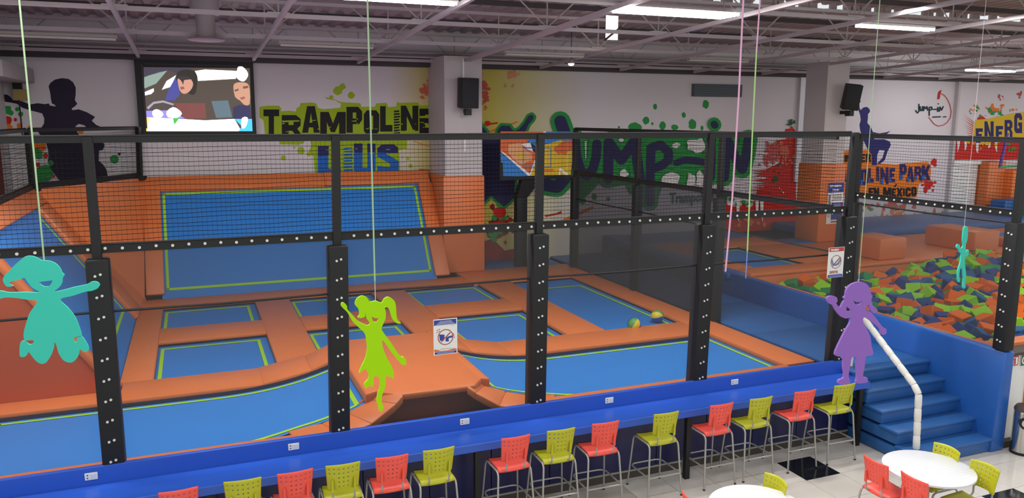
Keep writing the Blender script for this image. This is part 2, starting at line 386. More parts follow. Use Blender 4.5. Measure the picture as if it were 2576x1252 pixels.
for k in range(9): it.append((pBLUE, 1, [z2([(1083, 875+k*37), (1180+(k % 2)*12, 870+k*37), (1180+(k % 2)*12, 893+k*37), (1083, 899+k*37)])]))
# upper halves of the lower word are printed darker, with worn scratches across all letters
it += [(pINDIGO, 2, [z2([(768, 850), (900, 850), (900, 965), (770, 975)])]), (pINDIGO, 2, [z2([(1205, 822), (1310, 822), (1310, 935), (1207, 930)])]), (pINDIGO, 2, [z2([(1367, 822), (1466, 830), (1466, 940), (1367, 930)])]), (pINDIGO, 2, [z2([(1490, 880), (1540, 835), (1690, 835), (1740, 870), (1740, 940), (1490, 930)])])]
rr = random.Random(5)
for k in range(46):
    x = rr.uniform(120, 2150); y = rr.uniform(520, 700) if rr.random() < 0.7 else rr.uniform(880, 960)
    ln = rr.uniform(20, 75)
    if y > 720 and not 770 < x < 1740: continue
    it.append((pLIME, 3, [z2([(x, y), (x+ln, y-rr.uniform(0, 10)), (x+ln, y+rr.uniform(2, 7)), (x+ln*0.4, y+rr.uniform(3, 9))])]))
it.append((pLIME, 3, [z2([(330, 545), (545, 540), (545, 556), (340, 566)])])); it.append((pLIME, 3, [z2([(2000, 490), (2160, 485), (2160, 512), (2005, 515)])]))
for cx, cy, r in ((1065, 135, 38), (1010, 185, 55), (1172, 238, 42), (930, 262, 25), (565, 908, 45), (350, 995, 30), (660, 950, 28), (485, 872, 12), (1858, 1005, 22), (1893, 1095, 27), (1795, 990, 10)):
    x, y = z2([(cx, cy)])[0]; it.append((pLIME, 0, [blob(x, y, r/4.81, seed=2)]))
it.append((pLIME, 0, [z2([(848, 260), (930, 275), (1000, 300), (1060, 330), (1030, 335), (980, 300), (880, 285)])]))
it.append((pORG, 0, [z2([(1930, 790), (2215, 890), (2215, 900), (1930, 800)])])); it.append((pRED, 1, [z2([(1995, 1130), (2140, 1140), (2215, 1115), (2215, 1165), (2000, 1150)])]))
it += splat(1068, 225, 18, 30, 16, pCORAL, 1, 4, 3, 8)
paint('lettering_mural', it)

# middle mural: jumping figure and the brush word JUMP-iN
z3 = lambda l: zc(1195, 170, 4.471, l)
fig = z3([(48, 600), (70, 650), (130, 715), (150, 770), (200, 790), (245, 760), (260, 700), (300, 650), (390, 655), (418, 700), (450, 715), (500, 690), (560, 620), (605, 545), (640, 530), (662, 555), (650, 585), (600, 640), (570, 710), (500, 790), (450, 850), (440, 1000), (450, 1200), (440, 1460), (400, 1500), (330, 1560), (250, 1500), (185, 1430), (120, 1500), (48, 1560)])
it = [(pNAVY, 2, [fig])] + strokeq(fig+[fig[0]], 13, pGREEN, 1)
words = [([(1410, 305), (1424, 345), (1430, 400), (1420, 450), (1402, 470), (1378, 466), (1362, 448)], 30), ([(1447, 345), (1451, 395), (1462, 430), (1477, 442), (1492, 425), (1500, 395), (1502, 362)], 23),
         ([(1530, 450), (1531, 400), (1532, 358), (1563, 402), (1598, 352), (1603, 400), (1610, 448)], 25), ([(1635, 508), (1636, 440), (1638, 372), (1662, 364), (1682, 382), (1682, 402), (1665, 416), (1642, 424)], 22),
         ([(1702, 409), (1725, 402), (1750, 404), (1776, 409)], 17), ([(1791, 350), (1791, 400), (1789, 446)], 19), ([(1822, 446), (1826, 400), (1831, 354), (1850, 395), (1868, 426), (1878, 390), (1884, 348)], 23)]
for pts, wd in words:
    it += strokeq(pts, wd, pNAVY, 4); it += strokeq(pts, wd+21, pGREEN, 2)
it.append((pGREEN, 1, [[(1440, 340), (1500, 338), (1560, 335), (1630, 340), (1700, 340), (1760, 338), (1800, 335), (1890, 345), (1897, 400), (1884, 436), (1850, 440), (1832, 462), (1792, 462), (1764, 440), (1740, 466), (1720, 468), (1690, 470), (1665, 472), (1650, 520), (1628, 518), (1616, 478), (1585, 490), (1572, 465), (1535, 472), (1512, 455), (1490, 480), (1462, 505), (1447, 480)]]))
it += [(pWHITE, 3, [blob(1570, 436, 11, 8, 10, .35)]), (pWHITE, 3, [blob(1690, 450, 22, 16, 12, .4)]), (pWHITE, 3, [blob(1738, 452, 12, 18, 10, .4)]), (pWHITE, 3, [blob(1762, 450, 9, 18, 10, .4)]), (pWHITE, 3, [blob(1701, 365, 10, 6, 10, .3)]), (pWHITE, 3, [blob(1752, 366, 24, 18, 12, .25)]), (pWHITE, 3, [[(1471, 355), (1476, 355), (1475, 398), (1473, 402)]]), (pWHITE, 3, [blob(1563, 352, 6, 5)])]
it += strokeq([(1797, 312), (1798, 314)], 34, pGREEN, 2) + strokeq([(1797, 312), (1799, 315)], 17, pNAVY, 4)
for cx, cy, a, b in ((1648, 268, 5, 7), (1625, 303, 8, 10), (1595, 318, 15, 10), (1605, 320, 9, 9), (1667, 316, 8, 11), (1697, 320, 9, 7), (1775, 262, 8, 11), (1720, 289, 5, 7), (1742, 313, 10, 13), (1766, 322, 4, 6), (1641, 311, 3, 4), (1557, 320, 3, 3), (1495, 495, 7, 9), (1530, 500, 5, 5), (1492, 470, 5, 4), (1465, 505, 10, 8), (1540, 335, 14, 5), (1640, 340, 18, 6), (1710, 338, 16, 5)):
    it.append((pGREEN, 0, [blob(cx, cy, a, b)]))
it += [(pRED, 0, [[(1370, 541), (1398, 536), (1412, 530), (1414, 536), (1400, 540), (1372, 546)]]), (pORG, 0, [[(1398, 560), (1440, 540), (1492, 517), (1494, 524), (1450, 545), (1404, 564)]]), (pRED, 0, [[(1218, 310), (1222, 304), (1230, 304), (1236, 309), (1252, 307), (1253, 311), (1234, 314), (1226, 318), (1219, 315)]]), (pORG, 0, [[(1228, 330), (1250, 322), (1300, 305), (1304, 307), (1262, 325), (1230, 334)]])]
it += splat(1218, 232, 14, 45, 30, pROSE, 2, 8, 3, 8) + splat(1212, 210, 10, 40, 6, pSALM, 1, 9, 6, 13) + splat(1290, 188, 16, 12, 9, pSALM, 1, 10, 3, 8) + splat(1280, 215, 12, 8, 5, pSALM, 1, 11, 3, 6)
it += splat(1250, 560, 45, 60, 26, pDRED, 0, 12, 6, 16) + splat(1245, 560, 40, 55, 16, pGREEN, 1, 13, 5, 12) + [(pRED, 1, [blob(1258, 534, 17, 14)]), (pDRED, 0, [[(1205, 610), (1240, 600), (1270, 630), (1295, 625), (1295, 660), (1206, 660)]]), (pRED, 2, [[(1215, 566), (1260, 555), (1296, 549), (1296, 553), (1240, 566), (1216, 571)]])]
# red splash by the column
it += [(pRED, 0, [smoothpoly([(1950, 356), (1975, 350), (2004, 348), (2002, 480), (2000, 612), (1920, 612), (1816, 612), (1820, 492), (1828, 490), (1830, 515), (1866, 518), (1868, 500), (1878, 520), (1895, 515), (1905, 480), (1930, 470), (1935, 440), (1928, 425), (1950, 415), (1962, 405), (1950, 380)], 2)])]
it += splat(1968, 385, 34, 36, 40, pCORAL, 1, 41, 3, 11) + splat(1935, 400, 26, 50, 34, pROSE, 1, 42, 2, 7) + splat(1940, 470, 34, 40, 16, pWHITE, 1, 43, 2, 6) + splat(1945, 375, 22, 30, 24, pROSE, 1, 14, 3, 9) + splat(1950, 450, 20, 50, 12, pDGREEN, 2, 15, 2, 6) + splat(1990, 308, 16, 12, 14, pDGREEN, 1, 16, 2, 4) + splat(1990, 328, 14, 10, 10, pRED, 0, 17, 2, 6) + splat(1870, 500, 40, 18, 14, pGREEN, 2, 18, 3, 6) + splat(1890, 555, 50, 22, 12, pORG, 1, 19, 3, 10)
for k in range(14):
    y = 430+k*6; it.append((pRED, 1, [[(1888+rr.uniform(-6, 20), y), (1960, y+rr.uniform(-12, 8)), (1960, y+rr.uniform(4, 10))]]))
for k, (a, b) in enumerate(((1834, 470), (1852, 505), (1880, 480), (1900, 498), (1912, 500))):
    it.append((pWHITE, 1, [[(a, b), (a+9, b), (a+7, b+rr.uniform(20, 60)), (a+2, b+rr.uniform(20, 50))]]))
paint('brush_word_mural', it)
def text(body, x0, y0, h, m, parent, Y=None, bold=0.0, off=0.012, sx=1.0, name='lettering'):
    """flat text on a wall facing the camera side; x0,y0 = world x and z of the lower left corner"""
    c = bpy.data.curves.new(name, 'FONT'); c.body = body; c.size = h; c.offset = bold; c.resolution_u = 2
    o = bpy.data.objects.new(name, c); COL.objects.link(o)
    bpy.context.view_layer.update()
    me = bpy.data.meshes.new_from_object(o.evaluated_get(bpy.context.evaluated_depsgraph_get()))
    bpy.data.objects.remove(o); bpy.data.curves.remove(c)
    me.transform(Matrix.Translation((x0, Y-off, y0)) @ Matrix.Rotation(PI/2, 4, 'X') @ Matrix.Diagonal((sx, 1, 1, 1)))
    me.materials.clear(); me.materials.append(m)
    if parent is not None and parent_loc(parent) != Vector((0, 0, 0)): me.transform(Matrix.Translation(-parent_loc(parent)))
    o = bpy.data.objects.new(name, me); COL.objects.link(o); o.parent = parent
    return o
q0 = at(1684, 513, Y=19.78); text('Trampoline Park', q0.x, q0.z+0.03, 0.42, pDGREEN, wall, 19.8, 0.02, 0.03, 0.8)

# right hand panel: child, tag lines and logo
z4 = lambda l: zc(2060, 180, 3.2946, l)
kid = z4([(320, 232), (340, 236), (348, 246), (336, 262), (338, 300), (345, 322), (370, 296), (400, 292), (420, 310), (424, 335), (408, 350), (406, 388), (402, 425), (430, 458), (448, 500), (500, 512), (560, 502), (595, 490), (560, 520), (500, 532), (462, 535), (460, 560), (540, 560), (590, 580), (596, 610), (570, 660), (545, 735), (505, 765), (484, 760), (528, 715), (548, 650), (500, 650), (484, 690), (480, 775), (440, 775), (440, 690), (405, 640), (372, 570), (345, 490), (338, 440), (350, 400), (342, 350), (326, 310)])
it = [(pINDIGO, 1, [kid])]
it += [(pORG, 0, [z4([(195, 655), (430, 645), (450, 660), (445, 755), (640, 770), (690, 760), (900, 745), (930, 780), (925, 905), (830, 930), (810, 1040), (740, 1060), (420, 1055), (190, 1030)])])]
for ch, b in (('M', (215, 690, 300, 748)), ('E', (345, 682, 385, 750)), ('R', (392, 680, 432, 752))): it.append(bx(ch, b, pINK, 2, z4))
for ch, b in (('M', (180, 800, 225, 915)), ('P', (262, 800, 335, 925)), ('O', (345, 810, 405, 938)), ('L', (412, 800, 455, 918)), ('I', (478, 790, 500, 905)), ('N', (512, 795, 578, 932)), ('E', (588, 800, 632, 915)), ('P', (672, 765, 728, 895)), ('A', (730, 790, 790, 915)), ('R', (795, 785, 850, 900)), ('K', (855, 775, 925, 900))):
    it.append(bx(ch, b, pINDIGO, 2, z4)); (x0, y0), (x1, y1) = z4([b[:2], b[2:]])
    if ch in 'POLNEARKI': it.append((pBLUE, 3, [[(x0, y1-0.32*(y1-y0)), (x0+0.34*(x1-x0), y1-0.36*(y1-y0)), (x0+0.34*(x1-x0), y1), (x0, y1)]]))
for ch, b in (('E', (415, 962, 455, 1035)), ('N', (458, 960, 500, 1036)), ('M', (535, 960, 600, 1042)), ('E', (605, 968, 640, 1035)), ('X', (645, 962, 695, 1035)), ('I', (700, 965, 712, 1030)), ('C', (720, 962, 762, 1036)), ('O', (768, 955, 810, 1030))): it.append(bx(ch, b, pINK, 2, z4))
it.append((pINK, 2, [z4([(620, 955), (640, 930), (650, 935), (632, 958)])]))
it += splat(2350, 408, 12, 10, 12, pRED, 1, 21, 2, 6) + splat(2335, 465, 22, 20, 16, pRED, 1, 22, 3, 8) + splat(2240, 520, 70, 14, 22, pROSE, 0, 23, 4, 11) + splat(2230, 528, 80, 16, 14, pGREEN, 0, 24, 2, 6) + splat(2250, 535, 50, 14, 12, pORG, 0, 25, 3, 8)
for x, y, h in ((2299, 540, 16), (2325, 535, 20), (2350, 528, 26), (2370, 535, 20)): it.append((pROSE, 0, [smoothpoly([(x-5, y+h), (x-2, y), (x+3, y-4), (x+5, y+h)], 3)]))
# round logo
it += strokeq([(2367, 235), (2376, 240), (2384, 250), (2390, 265), (2393, 280), (2391, 295), (2383, 308), (2372, 315), (2360, 317), (2350, 312), (2342, 302), (2337, 295)], 2.2, pROSE, 1)
it += [(pRED, 1, [[(2358, 250), (2360, 234), (2363, 229), (2369, 226), (2366, 236), (2364, 249)]])]
for pts in ([(2312, 262), (2312, 280), (2308, 284), (2304, 278)], [(2315, 268), (2316, 278), (2320, 278), (2321, 268)], [(2324, 278), (2325, 268), (2329, 273), (2332, 268), (2334, 277)], [(2338, 290), (2338, 270), (2344, 269), (2345, 275), (2339, 277)], [(2348, 275), (2356, 275)], [(2360, 270), (2359, 280)], [(2363, 280), (2365, 269), (2369, 277), (2373, 268)]): it += strokeq(pts, 3.0, pTEAL, 2)
it += [(pTEAL, 2, [blob(2360.5, 261, 1.6)]), (pTEAL, 2, [[(2346, 293), (2367, 292), (2367, 295), (2346, 296)]]), (pTEAL, 2, [[(2372, 293), (2381, 292), (2381, 295), (2372, 295)]])]
paint('trampoline_park_mural', it)
# far right panel
z5 = lambda l: zc(2380, 180, 3.2946, l)
it = [(pRED, 0, [z5([(75, 540), (235, 540), (260, 380), (300, 365), (340, 400), (700, 380), (700, 730), (65, 730)])]), (pYEL, 1, [z5([(240, 400), (360, 390), (420, 375), (560, 345), (700, 330), (700, 600), (540, 560), (250, 610), (225, 560)])])]
for ch, b in (('E', (245, 470, 305, 590)), ('N', (318, 412, 395, 588)), ('E', (412, 450, 472, 570)), ('R', (485, 400, 550, 545)), ('G', (565, 345, 630, 510))): it.append(bx(ch, b, pINDIGO, 2, z5))
for x in (90, 150, 245, 345, 400): it.append((pWHITE, 1, [z5([(x, 540), (x+28, 540), (x+22, 540+rr.uniform(70, 140)), (x+5, 540+rr.uniform(80, 140))])]))
for k in range(9): it.append((pRED, 0, [z5([(235, 420+k*14), (130+k*5+rr.uniform(-10, 10), 345+k*22), (240, 432+k*14)])]))
it += splat(2490, 280, 60, 16, 26, pGREEN, 0, 31, 2, 6) + splat(2500, 275, 60, 18, 22, pORG, 0, 32, 2, 6) + splat(2518, 246, 8, 10, 8, pROSE, 0, 33, 2, 4) + splat(2566, 238, 8, 10, 8, pROSE, 0, 34, 2, 4) + splat(2480, 360, 60, 14, 20, pYEL, 2, 35, 2, 7) + splat(2545, 365, 12, 16, 10, pGREEN, 3, 36, 2, 6)
paint('energy_mural', it)
lw = [o for o in S.objects if o.name == 'wall_left'][0]
mb = MB(); mb.fix = False; mb.add([(-3.594, 16.2, 3.3), (-3.594, 18.9, 3.3), (-3.594, 18.9, 4.45), (-3.594, 16.2, 4.45)], [(0, 1, 2, 3)]); mb.build('red_paint', pDRED, lw)
# ------------------------------------------------------------------ trampoline court
DZ = 1.07
deck = struct('trim_3', MB().box(-3.6, 9.0, 9.2, 19.8, 0, 0.93), GAP)           # dark platform the court stands on
def pad(label, x0, x1, y0, y1, z1=DZ, th=0.09, group='orange safety pads of the court', m=None):
    o = MB().box(x0, x1, y0, y1, z1-th, z1, m or ORANGE).build('safety_pad', None, None, bevel=0.03)
    return tag(o, label, 'pad', group)
def line_frame(x0, x1, y0, y1, z, wd=0.055):
    mb = MB()
    for a in ((x0, x1, y0, y0+wd), (x0, x1, y1-wd, y1), (x0, x0+wd, y0+wd, y1-wd), (x1-wd, x1, y0+wd, y1-wd)): mb.box(*a, z, z+0.005)
    return mb
def trampoline(label, x0, x1, y0, y1, z=0.985, inset=(0.04, 0.12, 0.08, 0.16), group='flat trampolines of the court'):
    t = thing('trampoline', label, 'trampoline', ((x0+x1)/2, (y0+y1)/2, z-0.05), group)
    mb = MB(); nx, ny = 10, 10
    vs = [(x0-.03+(x1-x0+.06)*i/nx, y0-.05+(y1-y0+.1)*j/ny, z-0.02*math.sin(PI*i/nx)*math.sin(PI*j/ny)) for i in range(nx+1) for j in range(ny+1)]
    mb.add(vs, [(i*(ny+1)+j, (i+1)*(ny+1)+j, (i+1)*(ny+1)+j+1, i*(ny+1)+j+1) for i in range(nx) for j in range(ny)])
    mb.build('jump_bed', BED, t, smooth=1)
    a, b, c, d = inset
    line_frame(x0+a, x1-b, y0-c, y1-d, z).build('border_line', LIME, t)
    sp = MB()
    for q in ((x0-.03, x1+.03, y1-.03, y1+.03), (x0-.03, x0+.0, y0-.05, y1), (x1-.0, x1+.03, y0-.05, y1)): sp.box(*q, z-0.03, z+0.03)
    sp.build('shadow_strip', GAP, t)  # dark strips that paint the shadow line along the bed edges
    return t
COLS = [(-0.71, 1.05, 'second bay from the left'), (1.74, 3.5, 'bay behind the yellow cut-out girl'), (4.22, 6.0, 'bay left of the long dunk lane')]
NM = {0: 'left', 1: 'middle', 2: 'right'}
for i, (a, b, _) in enumerate(COLS):
    trampoline('small blue trampoline, %s one of the front row of three' % NM[i], a, b, 12.27, 14.34, group='small trampolines in two rows')
    trampoline('small blue trampoline, %s one of the back row of three' % NM[i], a, b, 15.25, 17.07, group='small trampolines in two rows')
trampoline('long blue trampoline of the dunk lane, two balls lying on it', 6.78, 8.40, 12.29, 17.0, inset=(0.04, 0.12, 0.08, 0.75), group=None)
pad('orange pad strip in front of the left column of small trampolines', -1.12, 1.96, 11.45, 12.27)
pad('orange pad strip between the right ramp and the small trampolines', 3.44, 8.42, 11.45, 12.27)
for i, (a, b, _) in enumerate(COLS):
    pad('short orange cross pad between the %s pair of small trampolines' % NM[i], a-.01, b+.01, 14.34, 15.25, z1=DZ+0.012)
pad('long orange pad strip along the foot of the blue climbing wall', -1.15, 5.9, 17.07, 17.86)
pad('orange pad strip under the basketball pole', 5.9, 8.99, 17.0, 18.5)
pad('orange side pad along the foot of the left sloping wall', -1.16, -0.71, 12.27, 17.07)
pad('orange pad strip between left and middle small trampolines', 1.05, 1.74, 12.27, 17.07)
pad('orange pad strip between middle and right small trampolines', 3.5, 4.22, 12.27, 17.07)
pad('orange pad strip between small trampolines and dunk lane', 6.0, 6.78, 12.27, 17.0)
pad('long orange pad strip along the walkway fence', 8.40, 8.99, 9.42, 17.0)
pad('short orange pad in front of the left sloping wall', -3.6, -1.12, 11.45, 11.93)
pad('narrow orange pad behind the counter, right of the ridge', 4.1, 8.42, 9.16, 9.46)
pad('narrow orange pad behind the counter, left of the ridge', -3.6, 1.0, 9.16, 9.42)

# the two big front trampolines curve up to a padded ridge between them
def prof(u):   # u = distance from the ridge foot towards the ridge (0..1.95)
    return 0.985+0.31*max(0.0, min(u, 1.95)/1.92)**2.5
def big(label, mirror, x_far):
    t = thing('trampoline', label, 'trampoline', (0 if not mirror else 5.4, 10.4, 0.95), 'big curved front trampolines')
    fx = (lambda x: 5.4-x) if mirror else (lambda x: x)
    xs = [x_far, x_far+0.05, -0.5, 0.0]+[0.15*k for k in range(1, 13)]+[1.86]
    yn = lambda x: 9.40+0.16*max(0, min(1, (x-0.3)/0.7))
    mb = MB(); n = 9; vs = [(fx(x), yn(x)+(11.48-yn(x))*j/8, prof(x)) for x in xs for j in range(n)]
    mb.add(vs, [(i*n+j, (i+1)*n+j, (i+1)*n+j+1, i*n+j+1) for i in range(len(xs)-1) for j in range(n-1)])
    mb.build('jump_bed', BED, t, smooth=1)
    ln = MB()
    def band(f, g):
        q = [(fx(x), y+(yn(x) if y < 1 else 0), prof(x)+0.006) for x in g for y in f]
        ln.add(q, [(2*i, 2*i+1, 2*i+3, 2*i+2) for i in range(len(g)-1)])
    gx = [x_far+0.12, -0.5, 0.0]+[0.15*k for k in range(1, 12)]+[1.76]
    band((11.26, 11.315), gx); band((0.07, 0.125), gx)
    for x in (x_far+0.12, 1.74): band((0.09, 11.3), [x, x+0.055])
    ln.fix = False; ln.build('border_line', LIME, t)
    sp = MB(); q = [(fx(x), y, prof(x)+0.01+dz) for x in xs for y, dz in ((11.38, 0), (11.47, 0.03))]
    sp.add(q, [(2*i, 2*i+1, 2*i+3, 2*i+2) for i in range(len(xs)-1)]); sp.fix = False; sp.build('shadow_strip', GAP, t)  # shadow under the far pad edge, built as a dark band
    return t
big('big blue trampoline curving up to the left flank of the orange ridge', False, -2.62)
big('big blue trampoline curving up to the right flank of the orange ridge', True, -3.04)
# ridge
rg = thing('padded_ridge', 'orange padded ridge with open dark front between the two big trampolines', 'ridge', (2.7, 10.8, 0.93))
def slab(poly, th, name, m=ORANGE, bevel=0.025):
    c = [Vector(p) for p in poly]; MB().hexa([p-Vector((0, 0, th)) for p in c], c, m).build(name, None, rg, bevel=bevel)
slab([(2.0, 9.55, 1.43), (2.26, 9.32, 1.43), (3.24, 9.32, 1.43), (3.42, 9.55, 1.43), (3.44, 12.05, 1.43), (1.98, 12.05, 1.43)], 0.09, 'cap_pad', bevel=0.03)
slab([(1.96, 12.0, 1.42), (3.46, 12.0, 1.42), (3.6, 12.42, 1.1), (1.82, 12.42, 1.1)], 0.09, 'back_pad')
for s in (0, 1):
    f = (lambda x: 5.4-x) if s else (lambda x: x)
    def strip(x0, z0, x1, z1, y0, y1, nm, th=0.12):
        p = [(f(x0), y0, z0), (f(x1), y0, z1), (f(x1), y1, z1), (f(x0), y1, z0)]
        slab(p[::-1] if s else p, th, nm)
    far = [(0.9, 9.58, 1.05), (1.3, 9.58, 1.10), (1.62, 9.58, 1.19), (1.93, 9.58, 1.31), (2.06, 9.60, 1.43)]
    nea = [(1.0, 9.22, 1.03), (1.5, 9.22, 1.04), (1.86, 9.22, 1.14), (2.18, 9.24, 1.35), (2.28, 9.28, 1.43)]
    for q in range(4):
        pq = [(f(nea[q][0]),)+nea[q][1:], (f(nea[q+1][0]),)+nea[q+1][1:], (f(far[q+1][0]),)+far[q+1][1:], (f(far[q][0]),)+far[q][1:]]
        slab(pq[::-1] if s else pq, 0.10, 'front_strip', bevel=0.012)
    strip(1.86, 1.40, 2.03, 1.435, 9.56, 12.05, 'edge_pad', 0.14)
    strip(0.75, 1.075, 1.45, 1.20, 11.45, 12.27, 'shoulder_pad'); strip(1.43, 1.195, 2.0, 1.42, 11.45, 12.2, 'shoulder_pad')
MB().hexa([(1.2, 9.66, 0.93), (4.2, 9.66, 0.93), (4.2, 9.72, 0.93), (1.2, 9.72, 0.93)], [(2.0, 9.66, 1.36), (3.4, 9.66, 1.36), (3.4, 9.72, 1.36), (2.0, 9.72, 1.36)]).build('front_panel', mat('brown_orange_vinyl', '#c05c3a', 0.6, 0.3), rg)
MB().tube([(2.28, 9.42, 1.335), (3.22, 9.42, 1.335)], 0.014, 6).build('edge_rod', STEEL, rg)

# sloping blue climbing wall at the back
def slope_wall(name, label, o3, ex, es, en, W, L, hole, pieces, group=None, line_in=(0.04, 0.06, 0.2, 0.04), sides=(0, 1, 2, 3)):
    """o3 origin at the foot; ex along the foot, es up the slope, en outward normal; hole=(u0,u1,v0,v1)"""
    o3, ex, es, en = Vector(o3), Vector(ex), Vector(es), Vector(en)
    t = thing(name, label, 'trampoline wall', o3, group)
    Q = lambda u, v, h=0: o3+ex*u+es*v+en*h
    def sl(u0, u1, v0, v1, h0, h1): return MB().hexa([Q(u0, v0, h0), Q(u1, v0, h0), Q(u1, v1, h0), Q(u0, v1, h0)], [Q(u0, v0, h1), Q(u1, v0, h1), Q(u1, v1, h1), Q(u0, v1, h1)])
    u0, u1, v0, v1 = hole
    sl(u0-.05, u1+.05, v0-.05, v1+.05, -0.06, -0.03).build('jump_bed', BED, t)
    a, b, c, d = line_in; wd = 0.055; mb = MB()
    for qi, q in enumerate(((u0+a, u1-b, v0+c, v0+c+wd), (u0+a, u1-b, v1-d-wd, v1-d), (u0+a, u0+a+wd, v0+c, v1-d), (u1-b-wd, u1-b, v0+c, v1-d))):
        if qi not in sides: continue
        s = sl(*q, -0.03, -0.022); mb.add(s.v, s.f)
    mb.build('border_line', LIME, t)
    for nm, q in pieces: sl(*q, -0.05, 0.05).build(nm, ORANGE, t, bevel=0.025)
    return t
LS = math.hypot(1.70, 2.45); es = Vector((0, 1.70, 2.45))/LS; en = Vector((0, -2.45, 1.70))/LS
slope_wall('climbing_wall', 'wide blue sloping trampoline wall with lime outline at the back', (-1.06, 17.87, 1.06), (1, 0, 0), es, en, 6.7, LS,
           (0.36, 6.30, 0.0, LS-0.36), [('top_pad', (0.0, 4.0, LS-0.38, LS)), ('top_pad', (4.0, 6.62, LS-0.36, LS+0.01)), ('side_pad', (0.0, 0.36, 0.10, LS-0.37)), ('side_pad', (6.30, 6.66, 0.06, LS-0.35))])
LS2 = math.hypot(1.66, 2.45); es2 = Vector((-1.66, 0, 2.45))/LS2; en2 = Vector((2.45, 0, 1.66))/LS2
sw = slope_wall('climbing_wall', 'blue sloping trampoline wall in orange pads at the left side', (-1.14, 11.9, 1.05), (0, 1, 0), es2, en2, 5.2, LS2,
           (0.22, 4.35, 0.0, LS2-0.32), [('top_pad', (0.0, 5.2, LS2-0.32, LS2)), ('side_pad', (0.0, 0.22, 0.02, LS2-0.33)), ('side_pad', (4.35, 5.2, 0.02, LS2-0.33))], line_in=(0.08, 0.2, 0.30, 0.2), sides=(0, 3))
MB().hexa([(-3.58, 11.93, 1.05), (-1.14, 11.93, 1.05), (-1.14, 11.99, 1.05), (-3.58, 11.99, 1.05)], [(-3.58, 11.93, 3.46), (-2.78, 11.93, 3.46), (-2.78, 11.99, 3.46), (-3.58, 11.99, 3.46)]).build('end_panel', mat('rust_vinyl', '#b9512e', 0.5, 0.4, bump=0.2, bscale=4), sw)
# corner filler between the two slopes
cf = thing('corner_pad', 'orange triangular pad filling the corner between the two sloping walls', 'pad', (-1.1, 17.6, 1.05))
A, B, C_ = Vector((-1.10, 17.75, 1.06)), Vector((-1.06, 19.56, 3.50)), Vector((-2.78, 17.10, 3.50))
nn = (B-A).cross(C_-A).normalized(); nn = nn if nn.y < 0 else -nn
MB().hexa([A-nn*.05, B-nn*.05, C_-nn*.05], [A+nn*.04, B+nn*.04, C_+nn*.04]).build('corner_panel', ORANGE, cf, bevel=0.02)
MB().hexa([(-1.14, 17.0, 1.05), (-1.05, 17.86, 1.05), (-1.12, 17.84, 1.05)], [(-2.79, 17.05, 3.48), (-1.1, 17.9, 1.2), (-1.2, 17.9, 1.3)]).build('lower_panel', ORANGE, cf)

# ------------------------------------------------------------------ basketball hoop
hp = thing('basketball_hoop', 'basketball hoop with colourful printed backboard on a black post', 'basketball hoop', (7.72, 18.55, 1.05))
MB().box(7.60, 7.89, 18.52, 18.75, 1.05, 2.95).build('post', BLACKPAD, hp, bevel=0.02)
MB().hexa([(7.6, 18.5, 2.86), (7.89, 18.5, 2.86), (7.89, 18.75, 2.86), (7.6, 18.75, 2.86)], [(7.75, 18.43, 3.5), (8.4, 18.43, 3.5), (8.4, 18.6, 3.5), (7.75, 18.6, 3.5)]).build('bracket', BLACKPAD, hp)
MB().box(7.08, 9.06, 18.40, 18.46, 3.32, 4.5).build('backboard', BLACK, hp)
bb = MB(); bb.fix = False
zb = lambda l: [at(p[0], p[1], Y=18.39) for p in zc(1230, 320, 8.943, l)]
def face(m, lay, pts): bb.flat([[p+Vector((0, -0.004*lay, 0)) for p in zb(pts)]], m)
face(mat('print_orange', '#d9642c', .5), 0, [(262, 95), (1250, 95), (1220, 200), (850, 290), (1060, 620), (900, 1050), (262, 560)])
face(mat('print_blue', '#2a7cc9', .5), 0, [(1250, 95), (1875, 95), (1875, 310), (1600, 290), (1080, 450), (850, 290), (1220, 200)])
face(mat('print_yellow', '#d9b521', .5), 0, [(1080, 440), (1600, 290), (1872, 320), (1872, 770), (1840, 1078), (900, 1090), (1060, 620)])
face(mat('print_blue', ''), 0, [(262, 570), (900, 1090), (880, 1100), (320, 1103), (310, 800), (268, 790)])
face(mat('print_white', '#e9e9e6', .5), 1, [(255, 540), (300, 540), (915, 1040), (1060, 640), (1085, 700), (930, 1085), (880, 1090)])
face(mat('print_white', ''), 1, [(1225, 95), (1285, 95), (1250, 200), (1205, 205)])
face(mat('print_white', ''), 1, [(690, 385), (930, 335), (990, 560), (860, 490), (800, 420)])
face(mat('print_white', ''), 1, [(1320, 205), (1470, 165), (1490, 190)])
face(mat('print_tan', '#e0a271', .5), 1, [(440, 390), (600, 365), (700, 350), (780, 480), (960, 590), (970, 740), (850, 770), (780, 850), (700, 840), (520, 680), (430, 560)])
face(mat('print_yellow', ''), 2, [(570, 590), (765, 555), (790, 670), (845, 720), (840, 760), (700, 680)])
face(mat('print_orange', ''), 1, [(1440, 480), (1560, 390), (1700, 300), (1872, 290), (1872, 520), (1770, 550), (1730, 625), (1640, 590), (1560, 610), (1490, 540)])
face(mat('print_orange', ''), 1, [(1050, 945), (1440, 935), (1465, 960), (1440, 980), (1050, 985)])
face(mat('print_white', ''), 1, [(1565, 1075), (1580, 915), (1640, 930), (1790, 1060), (1720, 1078), (1610, 985), (1600, 1078)])
for q in ((770, 460, 1390, 475), (770, 880, 1390, 893), (770, 460, 785, 893), (1380, 460, 1395, 893)):
    face(mat('print_blue', ''), 3, [(q[0], q[1]), (q[2], q[1]), (q[2], q[3]), (q[0], q[3])])
bb.build('backboard_print', None, hp)
